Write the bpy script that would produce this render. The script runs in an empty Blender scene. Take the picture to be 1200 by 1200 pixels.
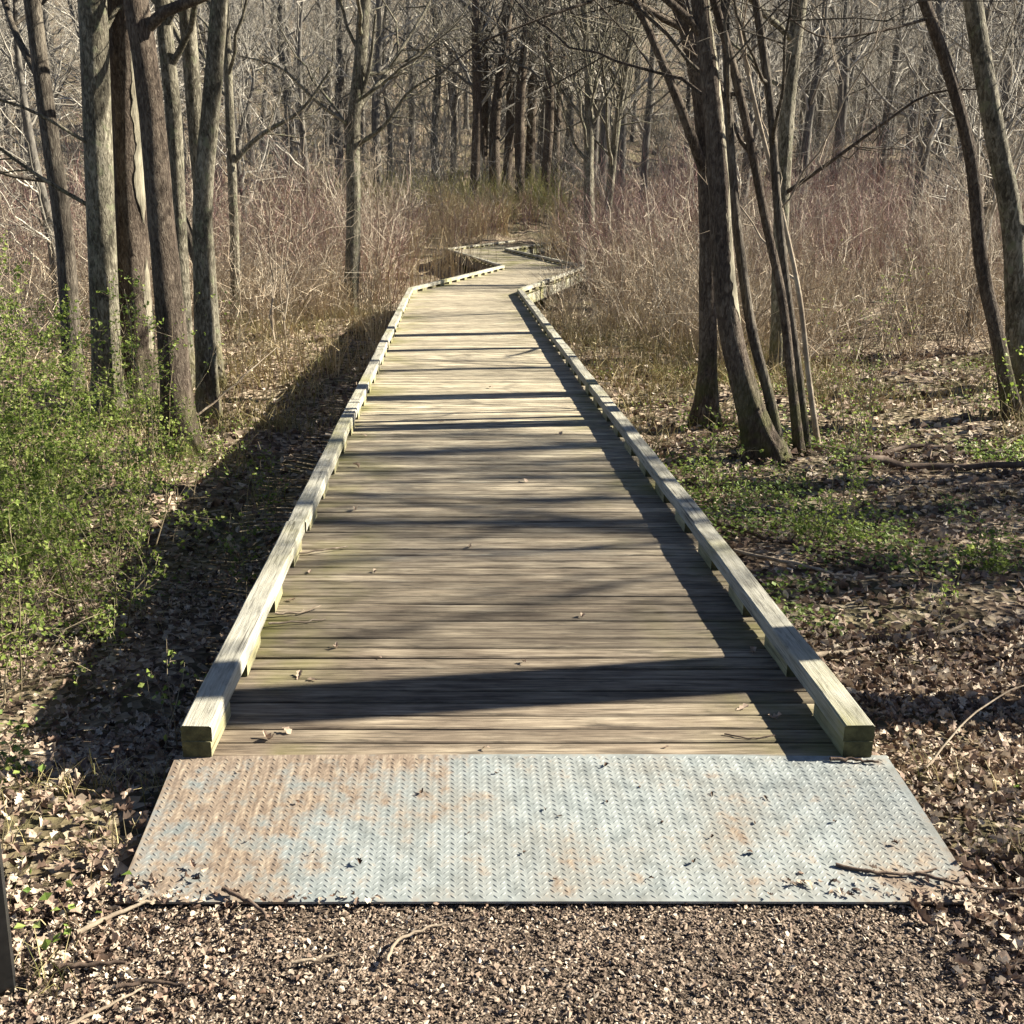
import bpy, math
import numpy as np
from mathutils import Vector, Matrix, Quaternion
R = math.radians
scene = bpy.context.scene
COL = scene.collection

# ------------------------------------------------------------------ camera, sky, sun, exposure
cam_data = bpy.data.cameras.new('camera')
cam = bpy.data.objects.new('camera', cam_data); COL.objects.link(cam)
cam.location = (0, 0, 1.84)
cam.rotation_euler = (R(90 - 16.83), 0, 0)
cam_data.sensor_width = 36; cam_data.lens = 36; cam_data.shift_x = 70 / 1200
cam_data.clip_start = 0.05; cam_data.clip_end = 1500
scene.camera = cam

SUN_EL, SUN_AZ = 31.0, 8.0                      # azimuth: degrees from +X towards +Y
world = bpy.data.worlds.new('World'); scene.world = world; world.use_nodes = True
wn = world.node_tree; bg = wn.nodes['Background']
sky = wn.nodes.new('ShaderNodeTexSky'); sky.sky_type = 'NISHITA'; sky.sun_disc = False
sky.sun_elevation = R(SUN_EL); sky.sun_rotation = R(90 - SUN_AZ)
sky.air_density = 0.45; sky.dust_density = 0.25; sky.ozone_density = 1.0
wn.links.new(sky.outputs[0], bg.inputs[0]); bg.inputs[1].default_value = 0.05
S = Vector((math.cos(R(SUN_EL)) * math.cos(R(SUN_AZ)), math.cos(R(SUN_EL)) * math.sin(R(SUN_AZ)), math.sin(R(SUN_EL))))
sd = bpy.data.lights.new('sun', 'SUN'); sd.energy = 5.0; sd.angle = R(0.53); sd.color = (1.0, 0.93, 0.79)
sun = bpy.data.objects.new('sun', sd); COL.objects.link(sun)
sun.rotation_euler = S.to_track_quat('Z', 'Y').to_euler(); sun.location = (30, 5, 30)
vs = scene.view_settings
vs.view_transform = 'Standard'; vs.look = 'None'; vs.exposure = 2.08; vs.gamma = 1; vs.use_curve_mapping = False

rng = np.random.default_rng(11)
U = rng.uniform

# ------------------------------------------------------------------ object helpers
def link(o, parent=None):
    COL.objects.link(o)
    if parent is not None: o.parent = parent
    return o
def tag(o, label=None, cat=None, group=None, kind=None):
    for k, v in (('label', label), ('category', cat), ('group', group), ('kind', kind)):
        if v: o[k] = v
    return o
def thing(name, label, cat, loc=(0, 0, 0), rot=(0, 0, 0), group=None):
    o = bpy.data.objects.new(name, None); o.empty_display_size = .1
    o.location = loc; o.rotation_euler = rot
    return tag(link(o), label, cat, group)
def make_mesh(name, V, faces, mat=None, smooth=True):
    V = np.asarray(V, np.float32).reshape(-1, 3)
    faces = [np.asarray(f, np.int32) for f in (faces if isinstance(faces, list) else [faces])]
    loops = np.concatenate([f.ravel() for f in faces])
    tot = np.concatenate([np.full(len(f), f.shape[1], np.int32) for f in faces])
    start = np.concatenate([[0], np.cumsum(tot)[:-1]]).astype(np.int32)
    me = bpy.data.meshes.new(name)
    me.vertices.add(len(V)); me.vertices.foreach_set('co', V.ravel())
    me.loops.add(len(loops)); me.loops.foreach_set('vertex_index', loops)
    me.polygons.add(len(tot)); me.polygons.foreach_set('loop_start', start)
    me.polygons.foreach_set('use_smooth', np.full(len(tot), bool(smooth)))
    me.update(calc_edges=True)
    if mat: me.materials.append(mat)
    return me
def obj(name, V, faces, mat, parent=None, smooth=True, loc=(0, 0, 0), rot=(0, 0, 0)):
    o = bpy.data.objects.new(name, make_mesh(name, V, faces, mat, smooth))
    o.location = loc; o.rotation_euler = rot
    return link(o, parent)
def inst(name, me, parent=None, loc=(0, 0, 0), rot=(0, 0, 0), scale=(1, 1, 1)):
    o = bpy.data.objects.new(name, me); o.location = loc; o.rotation_euler = rot; o.scale = scale
    return link(o, parent)
def copy_tree(o, parent=None):
    c = o.copy(); COL.objects.link(c)
    if parent is not None: c.parent = parent
    for ch in list(o.children): copy_tree(ch, c)
    return c

# ------------------------------------------------------------------ geometry helpers
def norm(a): return a / np.maximum(np.linalg.norm(a, axis=-1, keepdims=True), 1e-9)
def tubes(P, Rr, k):
    """P (m,n,3), Rr (m,n) -> verts and quads of m tubes with k sides."""
    m, n, _ = P.shape
    T = norm(np.gradient(P, axis=1))
    mean = norm(P[:, -1] - P[:, 0])
    ref = np.where(np.abs(mean[:, 2:3]) > .8, np.array([[1., 0, 0]]), np.array([[0, 0, 1.]]))[:, None, :]
    A = norm(np.cross(T, np.broadcast_to(ref, T.shape))); B = np.cross(T, A)
    th = np.arange(k) * 2 * math.pi / k
    V = P[:, :, None, :] + Rr[:, :, None, None] * (A[:, :, None, :] * np.cos(th)[:, None] + B[:, :, None, :] * np.sin(th)[:, None])
    i = np.arange(m)[:, None, None] * n * k; j = np.arange(n - 1)[None, :, None] * k; a = np.arange(k)[None, None, :]
    b = (a + 1) % k
    F = np.stack([i + j + a, i + j + b, i + j + k + b, i + j + k + a], -1).reshape(-1, 4)
    return V.reshape(-1, 3), F
def merge(parts):
    Vs, Fs, off = [], {}, 0
    for V, F in parts:
        V = np.asarray(V).reshape(-1, 3)
        for f in (F if isinstance(F, list) else [F]):
            f = np.asarray(f)
            if len(f): Fs.setdefault(f.shape[1], []).append(f + off)
        Vs.append(V); off += len(V)
    return np.concatenate(Vs), [np.concatenate(v) for v in Fs.values()]
def spline(ctrl, n):
    c = np.asarray(ctrl, float)
    d = np.concatenate([[0], np.cumsum(np.linalg.norm(np.diff(c[:, :3], axis=0), axis=1))])
    t = np.linspace(0, d[-1], n); out = np.empty((n, c.shape[1]))
    m = np.gradient(c, d, axis=0) if len(c) > 2 else np.repeat((c[1:] - c[:1]) / d[-1], 2, 0)
    i = np.clip(np.searchsorted(d, t, 'right') - 1, 0, len(c) - 2); h = (d[i + 1] - d[i]); u = ((t - d[i]) / h)[:, None]; h = h[:, None]
    return (2*u**3-3*u**2+1)*c[i] + (u**3-2*u**2+u)*h*m[i] + (-2*u**3+3*u**2)*c[i+1] + (u**3-u**2)*h*m[i+1]
def grow(P, Rr, count, s0, s1, ang, lf, n, up, wob, rf=.55, rmin=.003, Lmax=None, droop=0.0):
    """children polylines along parents"""
    m, N, _ = P.shape
    L = np.linalg.norm(np.diff(P, axis=1), axis=2).sum(1)
    s = (np.arange(count)[None] + U(.1, .9, (m, count))) / count * (s1 - s0) + s0
    x = s * (N - 1); i = np.clip(x.astype(int), 0, N - 2); f = (x - i)[..., None]
    r = np.arange(m)[:, None]
    p0 = P[r, i] * (1 - f) + P[r, i + 1] * f
    t = norm(P[r, i + 1] - P[r, i])
    rr = (Rr[r, i] * (1 - f[..., 0]) + Rr[r, i + 1] * f[..., 0])
    ref = norm(rng.normal(size=t.shape))
    side = norm(np.cross(t, ref))
    a = R(ang) * U(.7, 1.3, s.shape)[..., None]
    d = norm(np.cos(a) * t + np.sin(a) * side)
    Lc = lf * L[:, None] * (1.05 - .65 * (s - s0) / max(s1 - s0, 1e-6)) * U(.6, 1.25, s.shape)
    if Lmax: Lc = np.minimum(Lc, Lmax)
    M = m * count
    p0 = p0.reshape(M, 1, 3); d = d.reshape(M, 1, 3); Lc = Lc.reshape(M, 1, 1); rr = rr.reshape(M, 1)
    u = np.linspace(0, 1, n)[None, :, None]
    nz = rng.normal(size=(M, n, 3)) * wob * Lc / n; nz[:, 0] = 0; nz = np.cumsum(nz, 1)
    pts = p0 + d * Lc * u + nz; pts[..., 2:3] += (up * u ** 2 - droop * u) * Lc
    r0 = np.maximum(np.minimum(rr * rf, Lc[..., 0] * .0125 + .0015), rmin)
    return pts, np.maximum(r0 * (1 - .82 * u[..., 0]), rmin * .6)
def box(x0, x1, y0, y1, z0, z1):
    V = [(x, y, z) for z in (z0, z1) for y in (y0, y1) for x in (x0, x1)]
    F = [(0, 2, 3, 1), (4, 5, 7, 6), (0, 1, 5, 4), (1, 3, 7, 5), (3, 2, 6, 7), (2, 0, 4, 6)]
    return np.array(V, float), np.array(F)
def beam_mesh(name, L, w, h, mat, bev=.006, seg=4, rough=.0015):
    """square timber along X, chamfered edges, slightly uneven; top at z=0"""
    b = bev; pr = [(-w/2, -h), (-w/2, -b), (-w/2+b, 0), (w/2-b, 0), (w/2, -b), (w/2, -h)]
    k = len(pr); V = []
    for i in range(seg + 1):
        x = -L / 2 + L * i / seg
        dy, dz = U(-rough, rough), U(-rough, rough)
        for (y, z) in pr: V.append((x, y + dy + U(-.4, .4) * rough, z + (dz + U(-.4, .4) * rough if z > -h else 0)))
    F = [(i*k + a, i*k + (a+1) % k, (i+1)*k + (a+1) % k, (i+1)*k + a) for i in range(seg) for a in range(k)]
    caps = [tuple(range(k))[::-1], tuple(seg*k + a for a in range(k))]
    F = np.array(F)[:, ::-1]
    return make_mesh(name, V, [F, np.array(caps)[:, ::-1]], mat, smooth=False)
def smooth01(a, b, x):
    t = np.clip((x - a) / (b - a), 0, 1); return t * t * (3 - 2 * t)
def hnoise(X, Y):
    return (np.sin(X*1.7+Y*.6+1)*np.sin(Y*1.3-X*.4) + .6*np.sin(X*3.1-Y*2.3+2)*np.sin(Y*3.7+X*1.1+.5) + .35*np.sin(X*6.3+Y*5.1)*np.sin(Y*7.7-X*4.9+1.5))
def ground(X, Y):
    X = np.asarray(X, float); Y = np.asarray(Y, float)
    zl = np.interp(Y, [2.9, 3.3, 4.2, 8, 13, 22, 40, 55, 75, 110, 200, 330], [-.09, -.16, -.5, -.92, -.88, -.62, -.6, .5, 3.2, 9, 34, 66])
    zr = np.interp(Y, [2.7, 3.4, 4.2, 7, 12, 18, 40, 55, 75, 110, 200, 330], [-.09, -.2, -.28, -.38, -.42, -.5, -.6, .5, 3.2, 9, 34, 66])
    w = smooth01(-.9, 1.3, X)
    z = zl * (1 - w) + zr * w
    side = smooth01(4, 30, np.abs(X)) * smooth01(6, 40, Y) * .4
    amp = np.interp(Y, [2.2, 3.2, 4.5, 30, 60, 200], [.004, .02, .045, .08, .2, .6])
    under = (X > -1.1) & (X < 1.6) & (Y < 4)
    return z + side + hnoise(X, Y) * np.where(under, amp * .2, amp)

# ------------------------------------------------------------------ materials
class Mat:
    def __init__(s, name, rough=.85, spec=.3):
        s.m = bpy.data.materials.new(name); s.m.use_nodes = True; s.nt = s.m.node_tree
        s.b = s.nt.nodes['Principled BSDF']; s.out = s.nt.nodes['Material Output']
        s.b.inputs['Roughness'].default_value = rough; s.b.inputs['Specular IOR Level'].default_value = spec
    def n(s, t, **kw):
        nd = s.nt.nodes.new(t)
        for k, v in kw.items(): setattr(nd, k, v)
        return nd
    def l(s, a, b): s.nt.links.new(a, b)
    def val(s, sock, v):
        if hasattr(v, 'is_linked') or hasattr(v, 'links'): s.l(v, sock)
        else: sock.default_value = v
    def coord(s, which='Object'): return s.n('ShaderNodeTexCoord').outputs[which]
    def mapping(s, vec, scale=(1, 1, 1), loc=None):
        m = s.n('ShaderNodeMapping'); s.l(vec, m.inputs[0]); m.inputs['Scale'].default_value = scale
        if loc is not None: s.val(m.inputs['Location'], loc)
        return m.outputs[0]
    def noise(s, vec, scale, detail=4, rough=.55, dist=0):
        t = s.n('ShaderNodeTexNoise'); s.l(vec, t.inputs['Vector'])
        t.inputs['Scale'].default_value = scale; t.inputs['Detail'].default_value = detail
        t.inputs['Roughness'].default_value = rough; t.inputs['Distortion'].default_value = dist
        return t.outputs['Fac']
    def ramp(s, fac, stops, interp='LINEAR'):
        r = s.n('ShaderNodeValToRGB'); s.l(fac, r.inputs[0]); e = r.color_ramp.elements; r.color_ramp.interpolation = interp
        while len(e) < len(stops): e.new(.5)
        for el, (p, c) in zip(e, stops):
            el.position = p; el.color = (*c, 1) if not np.isscalar(c) else (c, c, c, 1)
        return r.outputs[0]
    def mix(s, fac, a, b, mode='MIX'):
        m = s.n('ShaderNodeMix', data_type='RGBA', blend_type=mode)
        s.val(m.inputs[0], fac)
        for sock, v in ((m.inputs[6], a), (m.inputs[7], b)):
            if isinstance(v, tuple): sock.default_value = (*v, 1)
            else: s.l(v, sock)
        return m.outputs[2]
    def math(s, op, a, b=0.0, clamp=False):
        m = s.n('ShaderNodeMath', operation=op, use_clamp=clamp); s.val(m.inputs[0], a); s.val(m.inputs[1], b); return m.outputs[0]
    def bump(s, h, strength=.4, dist=.01):
        b = s.n('ShaderNodeBump'); s.l(h, b.inputs['Height']); b.inputs['Strength'].default_value = strength; b.inputs['Distance'].default_value = dist
        s.l(b.outputs[0], s.b.inputs['Normal'])
    def color(s, c): s.val(s.b.inputs['Base Color'], c if not isinstance(c, tuple) else (*c, 1))
    def rnd(s): return s.n('ShaderNodeObjectInfo').outputs['Random']
    def island(s): return s.n('ShaderNodeNewGeometry').outputs['Random Per Island']
    def sep(s, vec):
        x = s.n('ShaderNodeSeparateXYZ'); s.l(vec, x.inputs[0]); return x.outputs

def wood_mat(name, stops, algae=None, tint=.25, cracks=True, edge=None, rough=.8, y_tone=False):
    m = Mat(name, rough, .25); co = m.coord(); rd = m.rnd()
    off = m.n('ShaderNodeCombineXYZ'); k = m.math('MULTIPLY', rd, 61.0)
    m.l(k, off.inputs[0]); m.l(k, off.inputs[1]); m.l(k, off.inputs[2])
    g = m.mapping(co, (1.1, 20, 20), off.outputs[0])
    grain = m.noise(g, 3.0, 6, .62, .5)
    fine = m.noise(m.mapping(co, (4, 150, 150), off.outputs[0]), 2.0, 3, .6)
    blot = m.noise(m.mapping(co, (1.0, 2.2, 2.2), off.outputs[0]), 2.4, 4, .6)
    f = m.math('ADD', m.math('MULTIPLY', grain, .55), m.math('MULTIPLY', fine, .25))
    f = m.math('ADD', f, m.math('MULTIPLY', blot, .3))
    c = m.ramp(f, stops)
    c = m.mix(1.0, c, m.ramp(rd, [(0, 1 - tint), (.5, 1.0), (1, 1 + tint)]), 'MULTIPLY')
    stain = m.noise(m.mapping(co, (1.6, 9, 9), off.outputs[0]), 3.1, 5, .65, .6)
    c = m.mix(1.0, c, m.ramp(stain, [(.30, .48), (.46, .95), (.7, 1.18)]), 'MULTIPLY')
    if y_tone:
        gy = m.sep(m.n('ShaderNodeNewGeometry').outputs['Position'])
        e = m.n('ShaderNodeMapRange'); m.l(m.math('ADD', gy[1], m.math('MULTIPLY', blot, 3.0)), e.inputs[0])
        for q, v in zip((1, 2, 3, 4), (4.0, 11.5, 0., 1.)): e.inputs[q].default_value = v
        c = m.mix(1.0, c, m.mix(e.outputs[0], (.86, .76, .66), (2.15, 2.12, 1.85)), 'MULTIPLY')  # darker and browner at the near end, paler farther along the walk
    if cracks:
        ck = m.ramp(m.noise(m.mapping(co, (.8, 60, 60), off.outputs[0]), 2.2, 2, .5, .8), [(.33, 1.0), (.39, 0.0)])
        c = m.mix(m.math('MULTIPLY', ck, .75), c, (.03, .024, .018))
    if algae:
        x = m.sep(co)[0]
        ax = m.math('ABSOLUTE', x)
        pos = m.n('ShaderNodeNewGeometry').outputs['Position']
        pn = m.noise(pos, 1.3, 4, .6)
        e = m.n('ShaderNodeMapRange'); m.l(ax, e.inputs[0])
        for q, v in zip((1, 2, 3, 4), (edge[0], edge[1], 0., 1.)): e.inputs[q].default_value = v
        msk = m.math('MULTIPLY', e.outputs[0], m.ramp(pn, [(.46, 0.0), (.62, .95)]))
        msk = m.math('MULTIPLY', msk, m.ramp(fine, [(.25, .4), (.6, 1.0)]))
        c = m.mix(msk, c, algae)
    nx_ = m.math('ABSOLUTE', m.sep(m.n('ShaderNodeTexCoord').outputs['Normal'])[0])
    c = m.mix(m.math('GREATER_THAN', nx_, .8), c, m.ramp(m.noise(co, 22, 4), [(.35, (.035, .034, .014)), (.65, (.10, .095, .04))]))
    m.color(c)
    m.bump(m.math('ADD', grain, m.math('MULTIPLY', fine, .6)), .6, .005)
    return m.m
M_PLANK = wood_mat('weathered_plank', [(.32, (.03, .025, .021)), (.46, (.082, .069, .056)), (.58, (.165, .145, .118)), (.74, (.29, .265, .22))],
                   algae=(.12, .12, .022), edge=(.55, 1.2), tint=.30, y_tone=True)
M_CURB = wood_mat('silvered_timber', [(.30, (.11, .10, .08)), (.44, (.235, .22, .172)), (.60, (.34, .325, .265)), (.8, (.42, .405, .34))],
                  algae=(.20, .19, .06), edge=(.2, 1.4), tint=.12)
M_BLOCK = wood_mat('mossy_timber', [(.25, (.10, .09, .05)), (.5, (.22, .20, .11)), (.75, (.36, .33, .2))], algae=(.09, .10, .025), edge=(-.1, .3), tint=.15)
M_POSTW = wood_mat('damp_shaded_timber', [(.25, (.06, .05, .035)), (.5, (.12, .10, .075)), (.75, (.2, .17, .13))], tint=.2)

def island_mat(name, stops, rough=.9, spec=.2, transl=0.0, noise_amt=.35, scale=60, interp='LINEAR'):
    m = Mat(name, rough, spec)
    c = m.ramp(m.island(), stops, interp)
    if noise_amt:
        nz = m.noise(m.coord(), scale, 3)
        c = m.mix(1.0, c, m.ramp(nz, [(.3, 1 - noise_amt), (.7, 1 + noise_amt)]), 'MULTIPLY')
    m.color(c)
    if transl:
        t = m.n('ShaderNodeBsdfTranslucent'); m.l(c, t.inputs[0])
        mx = m.n('ShaderNodeMixShader'); mx.inputs[0].default_value = transl
        m.l(m.b.outputs[0], mx.inputs[1]); m.l(t.outputs[0], mx.inputs[2]); m.l(mx.outputs[0], m.out.inputs[0])
    return m.m
M_LITTER = island_mat('dead_leaves', [(0, (.035, .023, .016)), (.22, (.12, .077, .054)), (.45, (.24, .168, .122)), (.75, (.35, .275, .2)), (1, (.48, .41, .32))], .75, .35, .12)
M_SCRAP = island_mat('dark_leaf_scraps', [(0, (.02, .013, .009)), (.6, (.06, .035, .022)), (1, (.13, .08, .05))], .85, .2, 0, 0)
M_GRAVEL = island_mat('gravel_stones', [(0, (.04, .028, .02)), (.3, (.11, .078, .055)), (.6, (.205, .152, .11)), (.87, (.31, .245, .185)), (1, (.44, .385, .315))], .85, .3, 0, .25, 220)
M_GREEN = island_mat('spring_leaves', [(0, (.09, .14, .022)), (.5, (.21, .28, .048)), (1, (.37, .42, .12))], .6, .4, .5, 0)
M_GCOVER = island_mat('ground_leaves', [(0, (.09, .15, .025)), (.5, (.19, .27, .05)), (1, (.32, .37, .11))], .6, .4, .4, 0)
M_PINK = island_mat('dogwood_stems', [(0, (.10, .05, .045)), (.42, (.245, .13, .115)), (.65, (.36, .26, .20)), (1, (.54, .46, .35))], .7, .3, 0, 0)
M_TAN = island_mat('tan_stems', [(0, (.12, .087, .057)), (.4, (.33, .255, .175)), (.8, (.53, .445, .325)), (1, (.65, .58, .45))], .75, .3, 0, 0)
M_REED = island_mat('reed_straw', [(0, (.30, .22, .12)), (.5, (.48, .385, .23)), (1, (.64, .55, .37))], .7, .3, .15, 0)
M_OLIVE = island_mat('olive_stems', [(0, (.15, .14, .05)), (.5, (.33, .32, .11)), (1, (.48, .45, .21))], .8, .2, 0, 0)
M_GREYTWIG = island_mat('grey_twigs', [(0, (.08, .072, .06)), (.5, (.21, .19, .157)), (.85, (.36, .33, .275)), (1, (.50, .465, .39))], .8, .2, 0, 0)
M_GRASS = island_mat('dry_grass', [(0, (.12, .13, .03)), (.35, (.30, .25, .11)), (1, (.5, .42, .24))], .7, .3, .25, 0)
M_STEM = island_mat('shrub_stems', [(0, (.10, .08, .05)), (.5, (.2, .16, .10)), (1, (.33, .28, .19))], .8, .2, 0, 0)

def bark_mat(name, stops, vscale=9, hscale=46, bump=.9, moss=None, lichen=None):
    m = Mat(name, .9, .15); co = m.coord()
    warp = m.noise(co, 5, 2)
    g = m.noise(m.mapping(co, (hscale, hscale, vscale)), 1.0, 6, .62, .9)
    big = m.noise(m.mapping(co, (3, 3, 1.3)), 1.4, 4, .6)
    f = m.math('ADD', m.math('MULTIPLY', g, .75), m.math('MULTIPLY', big, .4))
    c = m.ramp(f, stops)
    if lichen: c = m.mix(m.ramp(m.noise(co, 7, 5, .65), [(.56, 0.), (.66, .75)]), c, lichen)
    if moss:
        z = m.sep(m.n('ShaderNodeTexCoord').outputs['Object'])[2]
        e = m.n('ShaderNodeMapRange'); m.l(z, e.inputs[0])
        for q, v in zip((1, 2, 3, 4), (.9, 0., 0., 1.)): e.inputs[q].default_value = v
        c = m.mix(m.math('MULTIPLY', e.outputs[0], m.ramp(warp, [(.4, 0.), (.6, .8)])), c, moss)
    m.color(c); m.bump(g, bump, .035)
    return m.m
M_BARK = bark_mat('rough_grey_bark', [(.38, (.016, .013, .010)), (.54, (.062, .051, .040)), (.74, (.19, .165, .128))], moss=(.09, .095, .03))
M_BARK_PALE = bark_mat('pale_smooth_bark', [(.40, (.022, .019, .014)), (.55, (.085, .075, .054)), (.74, (.27, .245, .185))], 11, 32, .8, lichen=(.15, .155, .095), moss=(.12, .11, .04))
M_BARK_DARK = bark_mat('dark_furrowed_bark', [(.38, (.016, .012, .009)), (.55, (.065, .049, .037)), (.76, (.18, .148, .112))], 13, 42, 1.0, moss=(.08, .09, .025))
M_BARK_BG = bark_mat('far_bark', [(.36, (.03, .027, .024)), (.55, (.085, .077, .066)), (.75, (.19, .172, .142))], 3, 12, .5)
M_BAREWOOD = bark_mat('bare_wood', [(.36, (.10, .085, .06)), (.55, (.22, .195, .14)), (.78, (.36, .33, .25))], 3, 60, .5)
M_STICK = bark_mat('fallen_wood', [(.36, (.10, .075, .055)), (.55, (.23, .185, .135)), (.78, (.40, .35, .27))], 6, 6, .4)
M_STICK_DARK = bark_mat('damp_fallen_wood', [(.36, (.03, .022, .017)), (.55, (.085, .06, .045)), (.78, (.17, .13, .1))], 6, 6, .4)

def ground_mat():
    m = Mat('leaf_strewn_soil', .95, .1); pos = m.n('ShaderNodeNewGeometry').outputs['Position']
    v = m.n('ShaderNodeTexVoronoi'); m.l(pos, v.inputs['Vector']); v.inputs['Scale'].default_value = 19; v.inputs['Randomness'].default_value = 1
    cs = m.sep(v.outputs['Color'])
    c = m.ramp(cs[0], [(0, (.045, .032, .022)), (.4, (.13, .093, .064)), (.7, (.26, .198, .14)), (1, (.42, .35, .26))])
    n1 = m.noise(pos, .8, 5, .6)
    c = m.mix(m.ramp(n1, [(.45, 0.), (.65, .55)]), c, (.10, .105, .04))
    n2 = m.noise(pos, 9, 5, .65)
    c = m.mix(1.0, c, m.ramp(n2, [(.3, .45), (.7, 1.25)]), 'MULTIPLY')
    m.color(c); m.bump(m.math('ADD', v.outputs['Distance'], n2), .8, .03)
    return m.m
M_GROUND = ground_mat()
def path_mat():
    m = Mat('fine_gravel_bed', .95, .15); pos = m.n('ShaderNodeNewGeometry').outputs['Position']
    v = m.n('ShaderNodeTexVoronoi'); m.l(pos, v.inputs['Vector']); v.inputs['Scale'].default_value = 120
    c = m.ramp(m.sep(v.outputs['Color'])[0], [(0, (.045, .033, .024)), (.5, (.12, .09, .066)), (1, (.28, .22, .17))])
    c = m.mix(1.0, c, m.ramp(m.noise(pos, 6, 4), [(.3, .5), (.7, 1.1)]), 'MULTIPLY')
    m.color(c); m.bump(v.outputs['Distance'], .9, .006)
    return m.m
M_PATH = path_mat()
def plate_mat():
    m = Mat('galvanised_steel_with_rust', .55, .3); co = m.coord()
    x, y, z = m.sep(co)
    n1 = m.noise(co, 2.6, 6, .65, .4); n2 = m.noise(co, 14, 5, .65); n3 = m.noise(m.mapping(co, (40, 8, 1)), 1.6, 4, .6)
    c = m.ramp(n2, [(.3, (.12, .135, .131)), (.5, (.205, .224, .217)), (.72, (.295, .314, .298))])
    c = m.mix(m.ramp(n1, [(.42, 0.), (.68, .6)]), c, (.20, .18, .145))
    def band(v, a, b):
        e = m.n('ShaderNodeMapRange'); m.l(v, e.inputs[0])
        for q, w in zip((1, 2, 3, 4), (a, b, 0., 1.)): e.inputs[q].default_value = w
        return e.outputs[0]
    left = m.math('MULTIPLY', band(x, -.15, -1.1), .58)
    br = m.math('MULTIPLY', m.math('MULTIPLY', band(x, .75, 1.2), band(y, -.15, -.28)), .5)
    top = m.math('MULTIPLY', m.math('MULTIPLY', band(y, .2, .34), band(x, .1, -.35)), .45)
    rust = m.math('ADD', m.math('ADD', left, br), top)
    rust = m.math('ADD', rust, m.math('MULTIPLY', m.math('SUBTRACT', n1, .5), 2.0))
    rust = m.math('ADD', rust, m.math('MULTIPLY', m.math('SUBTRACT', n2, .5), 2.6))
    rm = m.ramp(rust, [(.16, 0.), (.66, .85)])
    rc = m.ramp(n3, [(.3, (.085, .055, .036)), (.5, (.165, .115, .076)), (.72, (.30, .24, .17))])
    c = m.mix(rm, c, rc)
    m.color(c)
    m.val(m.b.inputs['Metallic'], m.math('MULTIPLY', m.math('SUBTRACT', 1.0, rm), .1))
    m.val(m.b.inputs['Roughness'], m.ramp(rm, [(0, .68), (1, .9)]))
    m.bump(n2, .15, .003)
    return m.m
M_PLATE = plate_mat()
def metal_post_mat():
    m = Mat('dull_grey_metal', .5, .5); n = m.noise(m.coord(), 30, 4)
    m.color(m.ramp(n, [(.3, (.012, .012, .012)), (.7, (.025, .025, .024))])); m.b.inputs['Metallic'].default_value = .4
    return m.m
M_METAL = metal_post_mat()

# ------------------------------------------------------------------ terrain
def spaced(*spans):
    out = []
    for a, b, st in spans: out += list(np.arange(a, b, st))
    return np.array(out + [spans[-1][1]])
gx = spaced((-320, -60, 20), (-60, -20, 4), (-20, -7, .8), (-7, 9, .13), (9, 24, .8), (24, 70, 4), (70, 340, 20))
gy = spaced((-12, 1.4, .8), (1.4, 16, .12), (16, 40, .7), (40, 110, 3), (110, 340, 12))
X, Y = np.meshgrid(gx, gy)
Z = ground(X, Y)
nx, ny = len(gx), len(gy)
ii = (np.arange(ny - 1)[:, None] * nx + np.arange(nx - 1)[None]).ravel()
tag(obj('forest_floor', np.stack([X, Y, Z], -1), np.stack([ii, ii + 1, ii + nx + 1, ii + nx], -1), M_GROUND), kind='structure')
# gravel path sheet in front of the ramp
px_, py_ = np.linspace(-2.6, 3.4, 60), np.linspace(-3, 2.62, 50)
X, Y = np.meshgrid(px_, py_)
edge = np.clip(np.minimum(np.minimum(X + 2.6, 3.4 - X) / .6, (2.62 - Y) / .1), 0, 1)
Z = ground(X, Y) + .010 * edge - .004
ii = (np.arange(49)[:, None] * 60 + np.arange(59)[None]).ravel()
tag(obj('gravel_path', np.stack([X, Y, Z], -1), np.stack([ii, ii + 1, ii + 61, ii + 60], -1), M_PATH), kind='structure')
def surf(x, y):
    x = np.asarray(x, float); y = np.asarray(y, float)
    e = np.clip(np.minimum(np.minimum(x + 2.6, 3.4 - x) / .6, (2.62 - y) / .1), 0, 1)
    return ground(x, y) + .010 * e

# ------------------------------------------------------------------ boardwalk
walk = thing('boardwalk', 'long weathered plank boardwalk with low timber curbs bending away into the swamp', 'boardwalk', (0, 0, 0))
CL = [np.array(p) for p in [(.26, 3.15), (.26, 21.8), (2.62, 29.9), (.92, 41.3), (5.6, 54.0), (8.5, 66)]]
HW = 1.19; PITCH = .101
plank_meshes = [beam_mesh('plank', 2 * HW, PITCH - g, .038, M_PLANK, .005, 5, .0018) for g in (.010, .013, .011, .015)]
def clip(poly, p, n):
    out = []
    for a, b in zip(poly, poly[1:] + poly[:1]):
        da, db = np.dot(a - p, n), np.dot(b - p, n)
        if da >= 0: out.append(a)
        if da * db < 0: out.append(a + (b - a) * da / (da - db))
    return out
curb_pts = {1: [], -1: []}
segs = []
for i in range(len(CL) - 1):
    d = (CL[i+1] - CL[i]); L = np.linalg.norm(d); d = d / L; segs.append((CL[i], d, L, np.array([d[1], -d[0]])))
def miter(i):                                           # plane normal at joint i (0..n)
    if i == 0: return segs[0][1]
    if i == len(segs): return segs[-1][1]
    v = segs[i-1][1] + segs[i][1]; return v / np.linalg.norm(v)
count = 0; far_parts = []
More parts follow.
